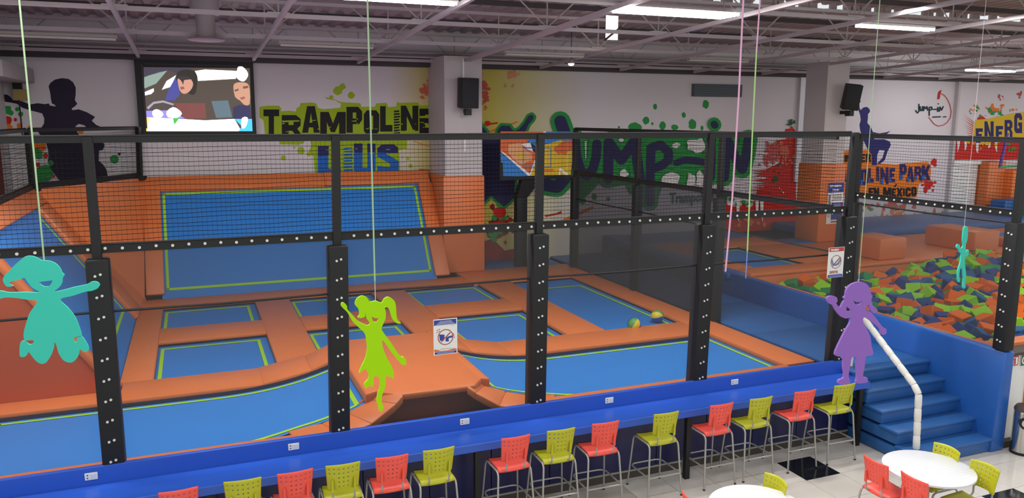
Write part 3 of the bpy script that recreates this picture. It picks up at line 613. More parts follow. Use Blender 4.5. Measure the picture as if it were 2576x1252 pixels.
# balls
def ball(label, c, rot):
    r = 0.125; mb = MB(); n, k = 24, 12; cols = [mat('ball_yellow', '#d8c22a', .5), mat('ball_blue', '#2d4fa0', .5), mat('ball_green', '#4f9a48', .5)]
    for j in range(n):
        m = cols[(j*6//n) % 3]; vs = []
        for i in range(k+1):
            for a in (j, j+1):
                th = PI*i/k; ph = 2*PI*a/n; vs.append((r*math.sin(th)*math.cos(ph), r*math.sin(th)*math.sin(ph), r*math.cos(th)))
        mb.add(vs, [(2*i, 2*i+1, 2*i+3, 2*i+2) for i in range(k)], m)
    me = mb.mesh('ball', smooth=2); bm = bmesh.new(); bm.from_mesh(me); bmesh.ops.remove_doubles(bm, verts=bm.verts, dist=1e-4); bm.to_mesh(me); bm.free(); me.shade_smooth()
    o = bpy.data.objects.new('ball', me); o.location = c; o.rotation_euler = rot; COL.objects.link(o)
    tag(o, label, 'ball', 'balls on the dunk lane')
ball('yellow, blue and green ball nearer the front edge of the dunk lane', (7.37, 12.27, 1.11), (0.5, 0.2, 1.0))
ball('yellow-topped blue ball beside the walkway pad of the dunk lane', (8.10, 12.64, 1.11), (1.2, 0.9, 0.3))

# ------------------------------------------------------------------ netting fences
FR = thing  # alias for readability below
def cords(p0, p1, z0, z1, cell, th, tv, mb, sag=0.006):
    p0, p1 = Vector((p0[0], p0[1], 0)), Vector((p1[0], p1[1], 0)); L = (p1-p0).length; d = (p1-p0)/L
    n = int((z1-z0)/cell); seg = max(2, int(L/0.22))
    side = Vector((-d.y, d.x, 0))
    def prism(a, b, r, up):
        dd = (b-a).normalized(); s2 = dd.cross(up).normalized(); u2 = s2.cross(dd)
        vs = [q+s2*r*math.cos(t)+u2*r*math.sin(t) for q in (a, b) for t in (0.5, 2.6, 4.7)]
        mb.add(vs, [(0, 1, 4, 3), (1, 2, 5, 4), (2, 0, 3, 5)])
    up = Vector((0, 0, 1))
    for k in range(1, n+1):
        z = z0+(z1-z0)*k/(n+1); ph = random.random()*6
        pts = [p0+d*(L*i/seg)+up*(z+sag*math.sin(ph+i*0.9)+random.uniform(-.003, .003)) for i in range(seg+1)]
        for a, b in zip(pts, pts[1:]): prism(a, b, th, up)
    m = int(L/cell)
    for k in range(1, m+1):
        a = p0+d*(L*k/(m+1)); j = random.uniform(-.004, .004)
        prism(a+up*z0, a+d*j+up*(z0+z1)/2, tv, side); prism(a+d*j+up*(z0+z1)/2, a+up*z1, tv, side)
def fence(label, posts, zt, zm, zw, zbase, meshm, group=None, mesh_z=None, sl_w=0.11, up_w=0.045, bolts=True, cell=0.05, sl_top=3.4, open_runs=(), skip=()):
    """posts: list of (x_base, y_base, x_top) ; runs between neighbours"""
    t = thing('netting_fence', label, 'fence', (posts[0][0], posts[0][1], zbase), group)
    rails = MB(); mid = MB(); net = MB(); net.fix = False; scr = MB(); scr.fix = False; wire = MB(); rb = MB()
    for ri, (a, b) in enumerate(zip(posts, posts[1:])):
        A = Vector((a[0], a[1], 0)); B = Vector((b[0], b[1], 0)); d = (B-A).normalized(); s = Vector((-d.y, d.x, 0)); s = s if s.y < 0 or (abs(s.y) < .1 and s.x < 0) else -s
        e = lambda p, z, o=0: Vector((p.x, p.y, z))+s*o
        def bar(mb, z0, z1, o):
            mb.hexa([e(A, z0, -o), e(B, z0, -o), e(B, z0, o), e(A, z0, o)], [e(A, z1, -o), e(B, z1, -o), e(B, z1, o), e(A, z1, o)])
        bar(rails, zt-0.03, zt+0.03, 0.025); bar(mid, zm-0.045, zm+0.04, 0.02)
        wire.tube([e(A, zm+0.05, 0.02), e(A.lerp(B, .5), zm+0.045, .02), e(B, zm+0.05, .02)], 0.012, 6); wire.tube([e(A, zw), e(A.lerp(B, .5), zw-0.012), e(B, zw)], 0.014, 6); wire.tube([e(A, zt+0.04, .02), e(B, zt+0.04, .02)], 0.012, 6)
        cords(A, B, zm+0.04, zt-0.03, cell, 0.0034, 0.0012, net)
        zl = mesh_z or zbase
        if ri not in open_runs: scr.add([e(A, zl), e(B, zl), e(B, zm-0.04), e(A, zm-0.04)], [(0, 1, 2, 3)])
        if bolts:
            L = (B-A).length; n = int(L/0.155)
            for k in range(n):
                c = e(A+d*(L*(k+.5)/n), zm+random.uniform(-.006, .006), 0.02)
                rb.tube([c, c+s*0.012], 0.016, 8)
    rails.build('top_rail', BLACK, t); m = mid.build('mid_rail', BLACK, t)
    if bolts: tag(rb.build('bolts', BOLT, m), kind='stuff')
    wire.build('cable', BLACK, t)
    tag(net.build('net', CORD, t), kind='stuff'); tag(scr.build('mesh_screen', meshm, t), kind='stuff')
    for k, (x, y, xt) in enumerate(posts):
        if k in skip: continue
        d = Vector((posts[min(k+1, len(posts)-1)][0]-posts[max(k-1, 0)][0], posts[min(k+1, len(posts)-1)][1]-posts[max(k-1, 0)][1], 0)).normalized(); s = Vector((-d.y, d.x, 0)); s = s if s.y < 0 or (abs(s.y) < .1 and s.x < 0) else -s
        X = lambda z: x+(xt-x)*(z-zbase)/(zt-zbase)
        def post(wd, dp, z0, z1):
            q = lambda z: [Vector((X(z), y, z))+d*i*wd+s*j*dp for i, j in ((-1, -1), (1, -1), (1, 1), (-1, 1))]
            return MB().hexa(q(z0), q(z1))
        p = post(up_w, up_w, zbase, zt+0.03).build('post', BLACK, t)
        post(sl_w, sl_w, zbase, sl_top).build('sleeve', BLACKPAD, p, bevel=0.02)
        if bolts:
            b = MB(); z = sl_top-0.16
            while z > zbase+0.1:
                for dx in (-0.025, 0.025):
                    c = Vector((X(z), y, z+dx*0.3))+d*dx+s*(sl_w)
                    b.tube([c-s*.01, c+s*0.01], 0.014, 8)
                z -= 0.225
            tag(b.build('bolts', BOLT, p), kind='stuff')
    return t
fence('tall black netting fence standing along the blue counter', [(-3.5, 9.12, -3.5), (-0.97, 9.12, -0.97), (1.45, 9.12, 1.52), (4.01, 9.12, 4.05), (6.53, 9.12, 6.60), (9.08, 9.12, 9.17)], 4.62, 3.5, 2.83, 1.06, MESH1)
fence('black netting fence between the trampoline court and the walkway', [(9.02, 9.3, 9.02), (9.02, 12.1, 9.02), (9.0, 15.0, 9.0), (8.97, 18.0, 8.97)], 4.57, 3.5, 2.84, 1.06, MESH2, bolts=False, sl_w=0.09, open_runs=(0,), skip=(0,))
fence('black netting fence on the blue wall of the foam pit', [(10.86, 7.70, 10.86), (10.86, 10.69, 10.86)], 4.55, 3.52, 3.38, 1.52, MESH1, sl_w=0.10)
fence('short black netting fence above the left sloping wall', [(-2.80, 11.9, -2.80), (-2.80, 17.1, -2.80), (-1.10, 19.5, -1.06)], 4.60, 3.56, 3.62, 3.46, MESH1, bolts=False, sl_top=3.55)
# ------------------------------------------------------------------ walkway, stairs, pit
def fmat(label, x0, x1, y0, y1, z1, th=0.06, m=None, cat='mat', name='floor_mat', group=None, bevel=0.02):
    return tag(MB().box(x0, x1, y0, y1, z1-th, z1, m or BLUEV).build(name, None, None, bevel=bevel), label, cat, group)
struct('trim_4', MB().box(9.1, 10.72, 9.0, 19.8, 0, 0.99), GAP)
for k in range(5):
    y0 = 9.0+2.16*k
    fmat('blue walkway mat, number %s counting from the top of the stairs' % ('one two three four five'.split()[k]), 9.12, 10.72, y0, y0+2.15, 1.05, group='blue walkway mats')
fmat('dark blue floor mat beside the orange column foot, under the mural', 6.68, 8.9, 18.5, 19.75, 1.06)
st = thing('stairs', 'blue padded foam stairs leading up to the walkway', 'stairs', (9.95, 8.3, 0))
for k in range(5):
    z = 0.22+0.21*k; y = 7.58+0.30*k
    MB().box(9.16, 10.74, y+0.03, 9.0, max(0, z-0.21), z-0.045).build('riser', BLUEV, st, bevel=0.015)
    MB().box(9.13, 10.74, y, min(y+0.36, 9.0), z-0.05, z).build('tread', BLUEV, st, bevel=0.02)
# foam pit
pt = thing('foam_pit', 'foam pit in blue and orange padded walls', 'foam pit', (15.5, 10.8, 0))
MB().hexa([(10.66, 7.58, 0), (10.95, 7.58, 0), (10.95, 14.4, 0), (10.66, 14.4, 0)], [(10.80, 7.58, 1.51), (10.97, 7.58, 1.51), (10.97, 14.4, 1.51), (10.80, 14.4, 1.51)]).build('blue_wall', BLUEW, pt, bevel=0.03)
MB().box(10.95, 11.06, 7.75, 13.9, 0.6, 1.50).build('orange_rim', ORANGE, pt, bevel=0.02)
MB().box(11.06, 22.5, 13.82, 14.0, 0.3, 1.46).build('back_wall_pad', ORANGE, pt, bevel=0.03)
MB().box(10.97, 22.5, 7.72, 7.88, 0, 1.40).build('front_wall', WHITEP, pt)
MB().box(10.97, 22.5, 7.68, 7.95, 1.40, 1.44).build('coping', DARK, pt)
MB().box(11.0, 22.5, 7.95, 8.2, 1.2, 1.5).build('front_rim', ORANGE, pt, bevel=0.03)
MB().box(10.9, 22.5, 7.8, 14.0, 0.3, 0.42).build('pit_floor', GAP, pt)
MB().box(11.45, 13.2, 7.70, 7.72, 0.05, 1.12).build('orange_panel', pORG, pt)
struct('baseboard_front', MB().box(10.97, 22, 7.62, 7.72, 0, 0.1), DARK)
# raised deck behind the pit
struct('trim_5', MB().box(10.95, 30, 14.0, 19.8, 0, 1.40), GAP)
trampoline('small blue trampoline set in the raised orange deck behind the pit', 11.8, 13.3, 14.45, 17.0, z=1.44, group=None)
def dpad(label, *a, **k): return pad(label, *a, z1=1.50, group='orange deck pads behind the foam pit', **k)
dpad('orange deck pad along the pit edge, in front of the deck trampoline', 11.2, 16.2, 13.80, 14.43)
dpad('orange deck pad left of the deck trampoline', 11.2, 11.8, 14.43, 17.0)
dpad('orange deck pad behind the deck trampoline', 11.2, 15.0, 17.0, 18.3)
dpad('wide orange deck pad right of the deck trampoline', 13.3, 16.2, 14.43, 17.0)
dpad('wide orange deck pad under the two orange boxes', 16.2, 30, 13.80, 17.0)
fmat('blue mat end pad at the pit corner of the walkway', 10.72, 11.2, 13.99, 19.0, 1.5, th=0.12, m=BLUEV)
fmat('flat blue mat lying behind the deck trampoline', 11.2, 14.75, 18.3, 19.7, 1.54, th=0.1)
fmat('small dark blue mat left of the grey column foot', 15.0, 15.7, 16.75, 17.5, 1.53, th=0.05)
fmat('wide raised blue mat along the wall behind the orange boxes', 16.7, 30, 17.05, 19.7, 1.66, th=0.22)
fmat('blue block at the far end of the walkway', 10.75, 11.25, 19.0, 19.75, 1.56, th=0.5)
def obox(label, x0, x1, y0, y1, z0, z1):
    return tag(MB().box(x0, x1, y0, y1, z0, z1, ORANGE).build('foam_box', None, None, bevel=0.05), label, 'foam box', 'orange foam boxes on the deck')
obox('orange foam box nearer the black post at the pit edge', 15.12, 15.98, 14.0, 15.0, 1.5, 2.02)
obox('orange foam box behind the small turquoise hanging cut-out', 18.3, 19.2, 14.0, 15.5, 1.5, 2.03)
tag(MB().box(21.2, 24.0, 15.1, 16.0, 1.5, 1.56, BED).build('jump_bed_pad', None, None, bevel=0.02), 'bright blue bed at the right edge of the deck', 'mat')
obox('low orange foam box at the right edge of the deck', 19.9, 22.0, 14.0, 14.8, 1.5, 1.72)
# far right: roller shutter, orange padding, blue block, green bollard, frame
sh = thing('roller_shutter', 'white roller shutter on the back wall beside orange padding', 'shutter', (24.9, 19.75, 1.5))
for k in range(14): MB().box(24.3, 25.5, 19.68-0.0, 19.76, 1.5+k*0.127, 1.5+k*0.127+0.115).build('slat', WHITEP, sh)
MB().box(24.25, 25.55, 19.6, 19.78, 3.28, 3.44).build('shutter_box', WHITEP, sh)
MB().box(25.55, 26.4, 19.3, 19.78, 1.5, 3.4).build('wall_padding', ORANGE, None, bevel=0.03); tag(S.objects['wall_padding'], 'tall orange wall padding beside the white shutter', 'padding')
tag(MB().box(26.4, 30, 19.0, 19.78, 1.5, 3.1).build('wall_padding', mat('light_orange_vinyl', '#ea7f3a', .45), None, bevel=0.03), 'lighter orange wall padding at the right edge of the frame', 'padding')
tag(MB().box(25.3, 29, 18.4, 18.95, 1.66, 2.15).build('foam_cube', BLUEV, None, bevel=0.05), 'blue foam block in front of the orange wall padding', 'foam block')
tag(MB().lathe([(0.02, 0), (0.2, 0), (0.2, 0.62), (0.15, 0.7), (0.02, 0.71)], 20, mat('green_vinyl', '#2f7a3c', .5), (26.1, 18.2, 1.66)).build('bollard', None, None, smooth=0.8), 'green padded bollard beside the blue foam block', 'bollard')
sf = thing('swing_frame', 'purple and green tube frame at the right edge, above the padding', 'frame', (19.3, 14.0, 1.5))
MB().tube([(18.93, 14.0, 3.67), (19.08, 14.0, 4.5)], 0.035, 8).build('purple_tube', mat('purple_tube', '#5a3aa0', .5), sf, smooth=1)
MB().tube([(18.9, 14.0, 3.66), (20.6, 14.0, 3.70)], 0.03, 8).build('green_tube', mat('green_tube', '#2f9a58', .5), sf, smooth=1)
MB().tube([(20.6, 14.0, 1.5), (20.6, 14.0, 4.6)], 0.035, 8).build('upright', mat('purple_tube', ''), sf, smooth=1)
# foam blocks
FOAM = {'orange': mat('foam_orange', '#d2621f', .8, .2), 'lime': mat('foam_lime', '#86c02c', .8, .2), 'blue': mat('foam_blue', '#2b3f7a', .8, .2), 'teal': mat('foam_teal', '#2f8a52', .8, .2), 'sea': mat('foam_sea', '#2e5a88', .8, .2)}
fm = {}
for k, m in FOAM.items():
    b = MB().box(-.14, .14, -.14, .14, -.14, .14, m); fm[k] = b.mesh('foam_block', 0.012, 1)
rf = random.Random(11); cand = []
def hgt(x, y):
    h = 1.20+0.10*math.sin(x*1.3+1)*math.cos(y*1.1)
    h += 0.32*math.exp(-((x-17.2)/1.6)**2-((y-13.0)/1.2)**2)+0.14*math.exp(-((x-13.6)/1.3)**2-((y-10.6)/1.2)**2)
    h -= 0.22*math.exp(-((x-11.3)/0.9)**2-((y-13.2)/1.2)**2)
    return h
y = 8.28
while y < 13.75:
    x = 11.2
    while x < 21.5:
        cand.append((x+rf.uniform(-.05, .05), min(13.68, y+rf.uniform(-.05, .05)))); x += 0.30
    y += 0.275
def inview(p):
    v = Vector(p)-EYE; c = v.dot(CF); u = 1288+FPX*v.dot(CR)/c
    return u < 2590
vis = [c for c in cand if inview((c[0]-.1, c[1], 1.2))]
vis.sort(key=lambda c: c[0]**2+c[1]**2)
near, rest = vis[:296], vis[296:]+[c for c in cand if not inview((c[0]-.1, c[1], 1.2)) and c[0] < 19]
LAB = {'orange': 'orange foam block among the loose blocks of the pit', 'lime': 'lime green foam block among the loose blocks of the pit', 'blue': 'dark blue foam block among the loose blocks of the pit', 'teal': 'sea green foam block among the loose blocks of the pit', 'sea': 'steel blue foam block among the loose blocks of the pit'}
keys = ['orange']*6+['lime']*5+['blue']*5+['teal']*2+['sea']*2
lump = MB()
def cubeverts(x, y, z, rot, s=.13):
    mt = Matrix.Translation((x, y, z)) @ rot.to_matrix().to_4x4()
    return [mt @ Vector((a, b, c)) for a in (-s, s) for b in (-s, s) for c in (-s, s)]
from mathutils import Euler
for i, (x, y) in enumerate(near+rest):
    k = rf.choice(keys); e = Euler((rf.uniform(-.6, .6), rf.uniform(-.6, .6), rf.uniform(0, PI))); z = hgt(x, y)+rf.uniform(-.06, .07)
    if i < len(near):
        o = bpy.data.objects.new('foam_block', fm[k]); o.location = (x, y, z); o.rotation_euler = e; COL.objects.link(o)
        zn = ('beside the blue pit wall' if x < 11.75 else 'in front of the black corner post' if y < 8.9 else 'at the back, under the left orange box' if y > 12.6 and x < 15.6 else 'at the back, piled under the right orange box' if y > 12.0 and x >= 15.6
             else 'in the hollow behind the purple cut-out' if x < 13.0 and y > 11 else 'in the near half of the pit' if y < 10.6 else 'in the middle of the pit')
        tag(o, LAB[k].split(' among')[0]+' '+zn, 'foam block', 'loose %s blocks %s' % (k, zn))
    else:
        lump.add(cubeverts(x, y, z, e), [(0, 1, 3, 2), (4, 6, 7, 5), (0, 4, 5, 1), (2, 3, 7, 6), (0, 2, 6, 4), (1, 5, 7, 3)], FOAM[k])
for (x, y) in cand:   # deeper layer that closes the gaps
    if x > 20: continue
    lump.add(cubeverts(x+.15, y+.12, hgt(x, y)-.2, Euler((rf.uniform(-.4, .4), rf.uniform(-.4, .4), rf.uniform(0, PI))), .15), [(0, 1, 3, 2), (4, 6, 7, 5), (0, 4, 5, 1), (2, 3, 7, 6), (0, 2, 6, 4), (1, 5, 7, 3)], FOAM[rf.choice(keys)])
tag(lump.build('foam_blocks_below'), 'deeper layer of mixed foam blocks under the loose top blocks', 'foam blocks', kind='stuff')

# ------------------------------------------------------------------ counter
ct = thing('bar_counter', 'long blue lacquered counter with backsplash along the fence', 'counter', (3, 8.75, 0))
MB().box(-3.2, 9.20, 8.50, 9.02, 0.88, 0.985).build('counter_top', COUNTER, ct, bevel=0.008, seg=1)
MB().box(-3.2, 9.16, 9.0, 9.06, 0.98, 1.18).build('backsplash', COUNTER, ct, bevel=0.006, seg=1)
for x in (-3.0, -0.03, 2.99, 6.01, 9.04): MB().box(x-.035, x+.035, 8.50, 8.57, 0, 0.88).build('leg', BLACK, ct)
x = -3.2
while x < 9.0:
    MB().box(x+.006, min(x+0.81, 9.14)-.006, 8.82, 8.86, 0.13, 0.90).build('front_panel', NAVY, ct); x += 0.81
MB().box(-3.2, 9.14, 8.86, 9.1, 0.0, 0.95).build('core', NAVY, ct)
MB().box(-3.2, 9.14, 8.815, 8.86, 0, 0.10).build('kick_plate', DARK, ct)
MB().box(-3.2, 9.14, 8.808, 8.86, 0.10, 0.122).build('kick_trim', STEEL, ct)
for i, x in enumerate((-1.19, 0.90, 2.99, 5.05, 7.11)):
    wt = ('at the far left end', 'above the red stool second from the left', 'above the gap in the stool row', 'above the lone olive stool', 'near the right end')[i]
    t = thing('power_outlet', 'white power outlet on the blue backsplash, %s' % wt, 'outlet', (x, 9.0, 1.085), 'power outlets on the backsplash')
    MB().box(x-.062, x+.062, 8.988, 9.0, 1.045, 1.125).build('cover_plate', WHITEP, t, bevel=0.004, seg=1)
    b = MB(); [b.box(x+dx-.006, x+dx+.006, 8.986, 8.99, 1.085+dz-.006, 1.085+dz+.006) for dx in (-.035,) for dz in (-.016, .016)]; b.build('socket_slots', BLACK, t)
    MB().box(x-.002, x+.045, 8.985, 8.99, 1.06, 1.11).build('socket_face', WHITE, t)

# ------------------------------------------------------------------ stools and chairs
def rounded(pts, r, n=4):
    """polyline with filleted corners"""
    pts = [Vector(p) for p in pts]; out = [pts[0]]
    for a, b, c in zip(pts, pts[1:], pts[2:]):
        u = (a-b).normalized(); v = (c-b).normalized(); k = min(r, (a-b).length*.45, (c-b).length*.45)
        for i in range(n+1):
            t = i/n; out.append((b+u*k)*(1-t)**2+2*b*t*(1-t)+(b+v*k)*t**2)
    return out+[pts[-1]]
def backplate(h0, wt, wb, m, hgt=.30):
    """perforated curved backrest; local y = 0 is its rear face, +y towards the sitter"""
    nc, nr = 29, 17; hole = set()
    for r_ in (15-1, 15-4):
        for c in range(2, 28, 4): hole.add((r_, c))
    for r_ in (8, 5, 2):
        for c in (10, 14, 18): hole.add((r_, c))
    vs = []
    for i in range(nr+1):
        t = i/nr
        for j in range(nc+1):
            s = -1+2*j/nc; wd = (wb+(wt-wb)*t)/2
            zz = h0+hgt*t+(0.012*(1-s*s) if i == nr else 0)-(0.0)
            if i == 0: zz += 0.03*max(0, 1-(s/.62)**4)
            vs.append((s*wd, 0.05*s*s-0.05*t-0.015, zz))
    f = [(i*(nc+1)+j, i*(nc+1)+j+1, (i+1)*(nc+1)+j+1, (i+1)*(nc+1)+j) for i in range(nr) for j in range(nc) if (i, j) not in hole]
    mb = MB(); mb.fix = False; return mb.add(vs, f, m)
def chair(label, col, cname, seat_h, group, stool):
    """faces +y; feet on z=0"""
    t = thing('bar_stool' if stool else 'cafe_chair', label, 'stool' if stool else 'chair', (0, 0, 0), group)
    fx, fy = (0.25, 0.265) if stool else (0.24, 0.25); tx, ty = 0.21, 0.2
    st_ = MB(); n = 8; vs = []; hs = []
    for i in range(n+1):
        for j in range(n+1):
            u = -1+2*i/n; v = -1+2*j/n
            vs.append((u*0.195*(1-.04*v), v*0.2+.0, seat_h+0.012*(u*u)-0.012*max(0, v)**3*2-0.008*(1-v*v)-(0.035 if v < -.99 else 0)))
    st_.add(vs, [(i*(n+1)+j, (i+1)*(n+1)+j, (i+1)*(n+1)+j+1, i*(n+1)+j+1) for i in range(n) for j in range(n)])
    so = st_.build('seat', col, t, smooth=1); sm = so.modifiers.new('thick', 'SOLIDIFY'); sm.thickness = 0.022; sm.offset = -1
    for sx in (-.11, .0, .11): pass
    bo = backplate(seat_h+0.10, 0.37, 0.33, col).build('backrest', None, t, smooth=1); bo.location = (0, -0.215, 0)
    sm = bo.modifiers.new('thick', 'SOLIDIFY'); sm.thickness = 0.012; sm.offset = 0
    for s in (-1, 1):
        pf = rounded([(s*fx, fy, 0.012), (s*tx, ty, seat_h-0.03), (s*tx, -ty, seat_h-0.03), (s*fx, -fy, 0.012)], 0.07)
        k = len(pf)//2
        MB().tube(pf[:k+1], 0.0125, 8).build('front_leg', STEEL, t, smooth=1)
        MB().tube(pf[k:], 0.0125, 8).build('rear_leg', STEEL, t, smooth=1)
        for yy in (fy, -fy): MB().tube([(s*fx, yy, 0.0), (s*fx*.999, yy, 0.02)], 0.015, 8).build('foot_cap', BLACK, t)
        MB().tube(rounded([(s*.115, -.10, seat_h-0.03), (s*.115, -.235, seat_h-0.02), (s*.12, -.235, seat_h+0.12), (s*.12, -.245, seat_h+0.2)], 0.05), 0.011, 8).build('back_support', STEEL, t, smooth=1)
        MB().tube([(s*.12, -.243, seat_h+0.09), (s*.12, -.252, seat_h+0.235)], [0.017, 0.012], 8).build('support_sleeve', col, t, smooth=1)
    for yy in (-.15, .12): MB().tube([(-tx, yy, seat_h-.03), (tx, yy, seat_h-.03)], 0.01, 6).build('seat_crossbar', STEEL, t)
    if stool:
        rz = 0.30; q = lambda sx, sy: (sx*(fx-(fx-tx)*rz/seat_h), sy*(fy-(fy-ty)*rz/seat_h), rz)
        MB().tube(rounded([q(-1, -1), q(-1, 1), q(1, 1), q(1, -1)], 0.1, 5), 0.011, 8).build('foot_ring', STEEL, t, smooth=1)
        MB().tube([q(-1, -1), q(1, -1)], 0.011, 8).build('rear_stretcher', STEEL, t)
    return t
sx = [-0.36, .27, .78, 1.30, 1.84, 2.37, 3.31, 3.91, 4.52, 5.39, 6.24, 6.88, 7.63, 8.34]
desc = ['first red bar stool from the left, only its top in frame', 'first olive bar stool from the left', 'second red bar stool from the left', 'second olive bar stool from the left', 'third red bar stool from the left', 'third olive bar stool, left of the gap in the row', 'red bar stool just right of the gap in the row', 'olive bar stool between the two red ones in mid row', 'red bar stool right of mid row, left of the lone olive stool', 'olive bar stool standing alone with space on both sides', 'red bar stool beside the second black counter leg', 'olive bar stool left of the black floor tile', 'red bar stool with its front feet by the black floor tile', 'last olive bar stool beside the blue stairs']
proto = {}
for i, (x, d) in enumerate(zip(sx, desc)):
    c = 'red' if i % 2 == 0 else 'yel'
    if c not in proto: o = proto[c] = chair(d, RED if c == 'red' else YEL, c, 0.755, 'bar stools along the blue counter', True)
    else: o = copy_tree(proto[c])
    o['label'] = d; o.location = (x+0.03, 8.40, 0); o.rotation_euler = (0, 0, R(random.Random(i).uniform(-3, 3)))
proto = {}
for c, x, y, a, d in (('red', 7.56, 6.60, -90, 'red cafe chair left of the right round table, nearer the bar'), ('red', 7.61, 6.10, -90, 'red cafe chair left of the right round table, nearer the frame edge'),
                      ('yel', 8.21, 6.56, 90, 'olive cafe chair right of the right round table, nearer the stairs'), ('yel', 8.19, 6.03, 90, 'olive cafe chair right of the right round table, nearer the frame edge'),
                      ('yel', 5.66, 6.65, 90, 'olive cafe chair at the left round table'), ('red', 4.98, 6.62, -90, 'red cafe chair at the left round table, a sliver in frame')):
    if c not in proto: o = proto[c] = chair(d, RED if c == 'red' else YEL, c, 0.45, 'cafe chairs at the round tables', False)
    else: o = copy_tree(proto[c])
    o['label'] = d; o.location = (x, y, 0); o.rotation_euler = (0, 0, R(a))
def table(label, x, y):
    t = thing('round_table', label, 'table', (x, y, 0), 'white round cafe tables')
    MB().lathe([(0.02, .70), (0.49, .70), (0.51, .71), (0.51, .732), (0.50, .738), (0.02, .738)], 48, None, (x, y, 0)).build('tabletop', WHITE, t, smooth=0.6)
    b = MB(); k = -9
    while k <= 9:
        yy = k*0.052; hw = math.sqrt(max(0, .48**2-yy*yy)); b.box(x-hw, x+hw, y+yy-.002, y+yy+.002, .7381, .7386); k += 1
    b.build('top_grooves', mat('table_groove', '#cfd3da', .4), t)
    MB().tube([(x, y, .03), (x, y, .70)], 0.035, 12).build('column', STEEL, t, smooth=1)
    for a in range(4): MB().tube([(x, y, .06), (x+.3*math.cos(a*PI/2+.785), y+.3*math.sin(a*PI/2+.785), .025)], 0.02, 8).build('foot', STEEL, t)
table('white round table with four chairs, near the stairs', 7.97, 6.41)
table('white round table cut by the bottom edge of the frame', 5.43, 6.39)
# trash can
tc = thing('trash_can', 'polished steel swing-top trash can by the white wall', 'trash can', (11.10, 7.42, 0))
o_ = (11.10, 7.42, 0)
MB().lathe([(.15, 0.03), (.15, .5), (.15, .66), (.12, .72), (.03, .735)], 32, None, o_).build('body', CHROME, tc, smooth=.8)
MB().lathe([(.155, 0), (.155, .04)], 32, None, o_).build('base_ring', BLACK, tc)
MB().lathe([(.152, .655), (.152, .68), (.125, .725), (.03, .74)], 32, None, o_).build('lid', DARK, tc, smooth=.8)
dd = Vector((-.72, -.70, 0)).normalized(); c0 = Vector(o_)+Vector((0, 0, .5))
MB().tube([c0+dd*.10, c0+dd*.158], 0.095, 20).build('opening_rim', BLACK, tc); MB().tube([c0+dd*.12, c0+dd*.163], 0.062, 20).build('swing_flap', CHROME, tc)
# handrail
hr = thing('handrail', 'white padded handrail running down the blue stairs', 'handrail', (9.32, 7.72, 0.22))
path = [(9.32, 7.72, 0.22), (9.32, 7.76, 1.02), (9.32, 7.85, 1.13), (9.32, 8.95, 1.95), (9.32, 9.02, 1.93)]
segs = []
pv = [Vector(p) for p in path]
for a, b in zip(pv, pv[1:]):
    L = (b-a).length; n = max(1, int(L/0.17))
    for k in range(n): segs.append((a.lerp(b, k/n), a.lerp(b, (k+1)/n)))
for k, (a, b) in enumerate(segs):
    d = (b-a); MB().tube([a, a+d*.08, a+d*.5, a+d*.92, b], [.040, .047, .049, .047, .040], 12).build('padding_sleeve', WTAPE, hr, smooth=1)
MB().tube([(9.32, 9.02, 1.06), (9.32, 9.02, 1.93)], 0.03, 10).build('upper_post', WTAPE, hr, smooth=1)
# ------------------------------------------------------------------ signs
def sign(label, x0, x1, z0, z1, y, fn, cat='sign', name='sign', th=0.008, base=None):
    t = thing(name, label, cat, ((x0+x1)/2, y, z0))
    MB().box(x0, x1, y-th, y, z0, z1).build('board', base or WHITEP, t)
    W, H = x1-x0, z1-z0
    mb = MB(); mb.fix = False
    def r(u0, u1, v0, v1, m, lay=1): mb.add([(x0+u*W, y-th-0.0015*lay, z0+v*H) for u, v in ((u0, v0), (u1, v0), (u1, v1), (u0, v1))], [(0, 1, 2, 3)], m)
    def ring(cu, cv, ru, w_, m, lay=2, a0=0, a1=2*PI):
        n = 28; vs = []
        for i in range(n+1):
            a = a0+(a1-a0)*i/n
            for q in (ru, ru-w_): vs.append((x0+cu*W+q*W*math.cos(a), y-th-0.0015*lay, z0+cv*H+q*W*math.sin(a)))
        mb.add(vs, [(2*i, 2*i+1, 2*i+3, 2*i+2) for i in range(n)], m)
    def poly(pts, m, lay=1): mb.flat([[(x0+u*W, y-th-0.0015*lay, z0+v*H) for u, v in pts]], m)
    def tx(body, u, v, h, m, bold=0.0, sxx=1.0): text(body, x0+u*W, z0+v*H, h*H, m, t, y-th, bold, 0.004, sxx)
    fn(r, ring, poly, tx); mb.build('print', None, t)
    return t
sBL = mat('sign_blue', '#2a3f98', .5); sRD = mat('sign_red', '#c2423a', .5); sWH = mat('sign_white', '#eceae6', .5); sBR = mat('sign_brown_red', '#a85048', .5); sOR = mat('sign_orange', '#d9742c', .5)
